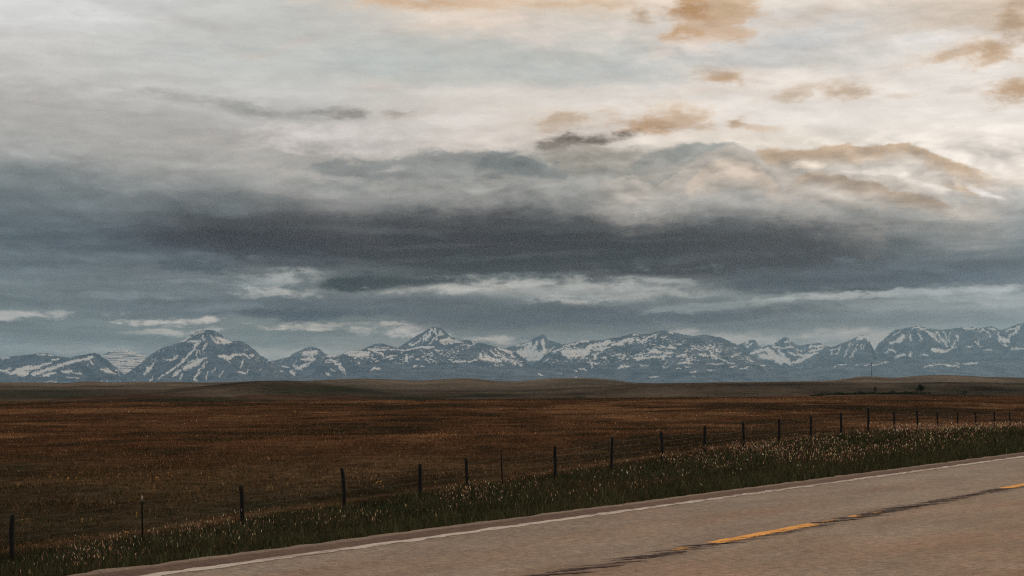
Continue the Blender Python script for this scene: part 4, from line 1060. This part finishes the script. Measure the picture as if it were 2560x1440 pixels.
BANKS = [
    ('top', [(-250, 170), (0, 195), (150, 212), (300, 268), (450, 290), (560, 300), (620, 335), (690, 395), (780, 430), (880, 470), (1000, 500)], (171, 168, 164), 150, 60, 22, .6),
    ('top', [(700, 470), (780, 418), (850, 402), (930, 408), (1000, 394), (1090, 379), (1150, 386), (1220, 381), (1290, 384), (1350, 408), (1420, 440), (1500, 480)], (132, 136, 135), 62, 18, 14, .8),
    ('top', [(760, 480), (830, 445), (900, 440), (960, 430), (1010, 437), (1100, 420), (1160, 428), (1230, 405), (1300, 410), (1360, 440), (1420, 470)], (146, 148, 146), 60, 18, 16, .7),
    ('top', [(1180, 430), (1215, 392), (1270, 388), (1330, 402), (1370, 440)], (118, 123, 122), 30, 16, 10, .7),
    ('top', [(1560, 430), (1620, 382), (1700, 367), (1790, 361), (1860, 373), (1930, 420)], (132, 138, 137), 40, 12, 9, .8),
    ('top', [(1840, 420), (1890, 380), (1950, 373), (2050, 369), (2120, 362), (2190, 366), (2260, 357), (2310, 372), (2360, 396), (2450, 426), (2520, 450)], (184, 160, 135), 40, 10, 8, .9),
    ('top', [(1590, 470), (1650, 432), (1720, 424), (1800, 440)], (144, 148, 146), 36, 20, 8, .5),
    ('top', [(850, 520), (930, 462), (1010, 452), (1100, 462), (1200, 455), (1290, 446), (1400, 452), (1500, 438), (1560, 446), (1640, 452)], (158, 157, 153), 80, 16, 16, .75),
    ('top', [(1440, 500), (1560, 450), (1640, 452), (1700, 424), (1760, 392), (1830, 374), (1880, 384), (1930, 424), (1990, 450), (2060, 470), (2150, 492),
             (2195, 500), (2230, 468), (2300, 482), (2400, 502), (2480, 492), (2600, 482)], (184, 176, 167), 105, 14, 14, .85),
    ('top', [(1700, 470), (1760, 420), (1820, 398), (1870, 405), (1920, 440), (1960, 480)], (204, 188, 172), 60, 16, 10, .75),
    ('top', [(1960, 470), (2010, 432), (2090, 440), (2180, 458), (2260, 484), (2330, 500), (2400, 530)], (172, 154, 136), 34, 9, 10, .85),
    ('top', [(1500, 560), (1600, 500), (1680, 478), (1760, 486), (1840, 470), (1930, 490), (2030, 505), (2150, 530), (2230, 545)], (166, 164, 160), 70, 22, 14, .65),
    ('top', [(2000, 580), (2100, 530), (2200, 522), (2300, 530), (2420, 548), (2560, 540), (2700, 530)], (150, 153, 152), 60, 22, 14, .5),
    ('base', [(250, 540), (330, 590), (400, 612), (500, 606), (570, 622), (640, 630), (720, 614), (800, 640), (900, 652), (1000, 664), (1060, 680), (1200, 666), (1400, 673), (1500, 686), (1600, 696), (1700, 692), (1850, 680), (1970, 674), (2150, 664), (2350, 650), (2600, 640)],
     (68, 72, 77), 110, 14, 10, .85),
    ('base', [(360, 640), (400, 672), (480, 682), (560, 676), (620, 650)], (86, 96, 103), 34, 12, 8, .8),
    ('base', [(760, 690), (790, 722), (830, 729), (900, 721), (1000, 718), (1100, 706), (1250, 702), (1480, 691), (1560, 670)], (78, 86, 91), 34, 8, 7, .9),
    ('base', [(1760, 700), (1830, 732), (1900, 741), (2000, 738), (2080, 730), (2150, 743), (2210, 735), (2300, 720), (2450, 708), (2620, 690)], (84, 94, 102), 60, 9, 8, .9),
    ('base', [(540, 770), (620, 800), (700, 811), (770, 812), (850, 798), (1000, 794), (1200, 802), (1500, 816), (1800, 812), (2000, 800), (2250, 780)], (95, 106, 113), 60, 14, 9, .8),
]
for kind, line, colr, reach, sharp, rag, stg in BANKS:
    ch = k.n('ShaderNodeVectorMath', operation='MULTIPLY_ADD')
    k.put(ch.inputs[0], sky); ch.inputs[1].default_value = (1e-6, 1e-6, 0); k.put(ch.inputs[2], bank_v)
    sp = k.sep(ch.outputs[0])
    fc_ = k.n('ShaderNodeFloatCurve'); cu = fc_.mapping.curves[0]
    P_ = [uv(*p) for p in line]
    u0, u1 = P_[0][0], P_[-1][0]
    pts = [((u - u0) / (u1 - u0), v / 12) for u, v in P_]
    cu.points[0].location = pts[0]; cu.points[1].location = pts[-1]
    for p in pts[1:-1]: cu.points.new(*p)
    fc_.mapping.update()
    xn = k.m('DIVIDE', k.m('SUBTRACT', sp[0], u0), u1 - u0)
    k.put(fc_.inputs['Value'], k.m('ADD', xn, 0.0, clamp=True))
    ev = k.m('MULTIPLY', fc_.outputs[0], 12.0)
    dd = k.m('SUBTRACT', ev, sp[1]) if kind == 'top' else k.m('SUBTRACT', sp[1], ev)
    dd = k.m('ADD', dd, k.m('MULTIPLY', billow if kind == 'top' else edge, rag / 100))
    mk = k.m('MULTIPLY', k.rng(dd, 0.0, sharp / 100), k.rng(dd, reach * 1.6 / 100, reach * .35 / 100))
    mk = k.m('MULTIPLY', mk, k.m('MULTIPLY', k.rng(xn, 0.0, .14), k.rng(xn, 1.0, .86 if kind == 'top' else .66)))
    ym = sum(p[1] for p in line) / len(line)
    sky = k.mix(k.m('MULTIPLY', mk, stg), sky, sky_col(colr, ym + (reach * .4 if kind == 'top' else -reach * .4)))

CL2 = []
for q in CL:
    x, y, rx, ry, rot, colr, stg, soft = q
    if colr[0] - colr[2] > 38 and y < 345 and ry >= 14:
        CL2.append((x + 6, y - ry * .15, rx * 1.35, ry * 1.45, rot, (231, 218, 205), stg * .7, 1.1))
        CL2.append((x, y, rx, ry, rot, tuple(c * .9 + 22 * f for c, f in zip(colr, (1.0, .9, .8))), stg * .95, .9))
        CL2.append((x + rx * .05, y + ry * .05, rx * .72, ry * .7, rot, tuple(c * .93 for c in colr), stg * .95, .9))
    else:
        CL2.append(q)
for (x, y, rx, ry, rot, colr, stg, soft) in CL2:
    u0, v0 = uv(x, y)
    ch = k.n('ShaderNodeVectorMath', operation='MULTIPLY_ADD')      # chained so that the clouds are worked out one after another
    k.put(ch.inputs[0], sky); ch.inputs[1].default_value = (1e-6, 1e-6, 0); k.put(ch.inputs[2], cloud_v)
    mp = k.map(ch.outputs[0], (rx * 1.25 / 100, ry * 1.25 / 100, 1), (u0, v0, 0), (0, 0, R(rot)), 'TEXTURE')
    ln = k.n('ShaderNodeVectorMath', operation='LENGTH'); k.put(ln.inputs[0], mp)
    q = k.m('SUBTRACT', k.m('ADD', edge, 1.0), ln.outputs['Value'])
    sky = k.mix(k.rng(q, -.25, soft + .2, 0.0, stg), sky, sky_col(colr, y))

# soft fibrous structure inside the clouds
str1 = k.noise(k.map(k.xyz(Ub, Vb, 0.0), (.55, 2.6, 1), (5, 1, 3)), 1.0, 7, .62)
sky = k.mix(1.0, sky, k.rng(str1, .25, .75, .90, 1.10), 'MULTIPLY')
# flat layers in the low bank: paler and darker streaks lying along the horizon
str2 = k.noise(k.map(k.xyz(Ub, Vb, 0.0), (.20, 2.4, 1), (2, 6, 8)), 1.0, 7, .66)
low = k.m('MULTIPLY', k.rng(V, 5.6, 2.6), k.rng(V, .1, .8))
sky = k.mix(low, sky, k.mix(1.0, sky, k.rng(str2, .30, .70, .76, 1.27), 'MULTIPLY'))
# heaped cloud: rounded tops catch the light from above right, undersides stay grey
def heap(sx_, sy_, du, dv, seed, det):
    a = k.noise(k.map(k.xyz(Ub, Vb, 0.0), (sx_, sy_, 1), (seed, seed * .7, 0)), 1.0, det, .5)
    b = k.noise(k.map(k.xyz(k.m('ADD', Ub, du), k.m('ADD', Vb, dv), 0.0), (sx_, sy_, 1), (seed, seed * .7, 0)), 1.0, det, .5)
    return k.m('SUBTRACT', a, b)
lump_a = k.noise(k.map(bank_v, (.55, 1.2, 1), (4, 4, 1)), 1.0, 3, .5)
lump_b = k.noise(k.map(k.m('ADD', 0, 0) if False else k.xyz(k.m('ADD', k.sep(bank_v)[0], .16), k.m('ADD', k.sep(bank_v)[1], .20), 0.0), (.55, 1.2, 1), (4, 4, 1)), 1.0, 3, .5)
heaps = k.m('MULTIPLY', k.m('SUBTRACT', k.m('ABSOLUTE', k.m('SUBTRACT', lump_b, .5)), k.m('ABSOLUTE', k.m('SUBTRACT', lump_a, .5))), 2.2)
heaps = k.m('MULTIPLY', heaps, k.m('MULTIPLY', k.m('MULTIPLY', k.rng(V, 3.6, 4.8), k.rng(V, 6.4, 5.4)), k.rng(U, -6, 2)))
relief = k.m('ADD', k.m('MULTIPLY', heap(.42, 1.15, .22, .26, 4.3, 4), 1.5), k.m('MULTIPLY', heap(1.3, 2.8, .08, .10, 9.1, 4), 1.1))
bank = k.m('MULTIPLY', k.rng(V, .6, 2.2), k.rng(V, 6.8, 5.2))
gain = k.m('ADD', k.m('ADD', 1.0, heaps), k.m('MULTIPLY', relief, k.m('ADD', k.m('ADD', .10, k.m('MULTIPLY', k.m('MULTIPLY', k.rng(V, 6.6, 8.2), k.rng(U, -3, 4)), .20)), k.m('MULTIPLY', bank, .36))))
sky = k.mix(1.0, sky, k.xyz(gain, gain, gain), 'MULTIPLY')
# the clear evening sky behind the thinnest cloud
ns = k.n('ShaderNodeTexSky', sky_type='NISHITA'); ns.sun_disc = False
ns.sun_elevation = R(SUN_EL); ns.sun_rotation = R(SUN_AZ); ns.air_density = 1.0; ns.dust_density = 2.0
sky = k.mix(.015, sky, k.mix(1.0, ns.outputs[0], (.1, .1, .1), 'MULTIPLY'))
wt.links.new(sky, bg.inputs[0]); bg.inputs[1].default_value = 1.0
try:
    world.cycles.sampling_method = 'MANUAL'; world.cycles.sample_map_resolution = 512
except Exception: pass

sun = bpy.data.lights.new('sun', 'SUN'); sun.energy = 1.1; sun.angle = R(14); sun.color = (1.0, .84, .66)
so = bpy.data.objects.new('sun', sun); COL.objects.link(so)
d = Vector((math.sin(R(SUN_AZ)) * math.cos(R(SUN_EL)), math.cos(R(SUN_AZ)) * math.cos(R(SUN_EL)), math.sin(R(SUN_EL))))
so.rotation_euler = (-d).to_track_quat('-Z', 'Y').to_euler(); so.location = d * 100

# ================================================================== CAMERA
cam = bpy.data.cameras.new('camera'); co = bpy.data.objects.new('camera', cam); COL.objects.link(co)
co.location = (0, 0, EYE); co.rotation_euler = (R(90), 0, 0)
cam.sensor_width = 36; cam.lens = 36 * F / 2560; cam.shift_y = (HZ - 720) / 2560
cam.clip_start = .2; cam.clip_end = 200000
cam.dof.use_dof = True; cam.dof.focus_distance = 62; cam.dof.aperture_fstop = 11
scene.camera = co

scene.render.engine = 'CYCLES'
scene.view_settings.view_transform = 'Standard'; scene.view_settings.look = 'None'
scene.view_settings.exposure = 0; scene.view_settings.gamma = 1
cy = scene.cycles
cy.max_bounces = 5; cy.diffuse_bounces = 2; cy.glossy_bounces = 2; cy.transmission_bounces = 2; cy.volume_bounces = 0
cy.transparent_max_bounces = 8
scene.cycles.filter_width = 1.2
cy.use_denoising = False; cy.denoiser = 'OPENIMAGEDENOISE'
cy.denoising_input_passes = 'RGB_ALBEDO_NORMAL'; cy.denoising_prefilter = 'ACCURATE'
cy.sample_clamp_indirect = 4
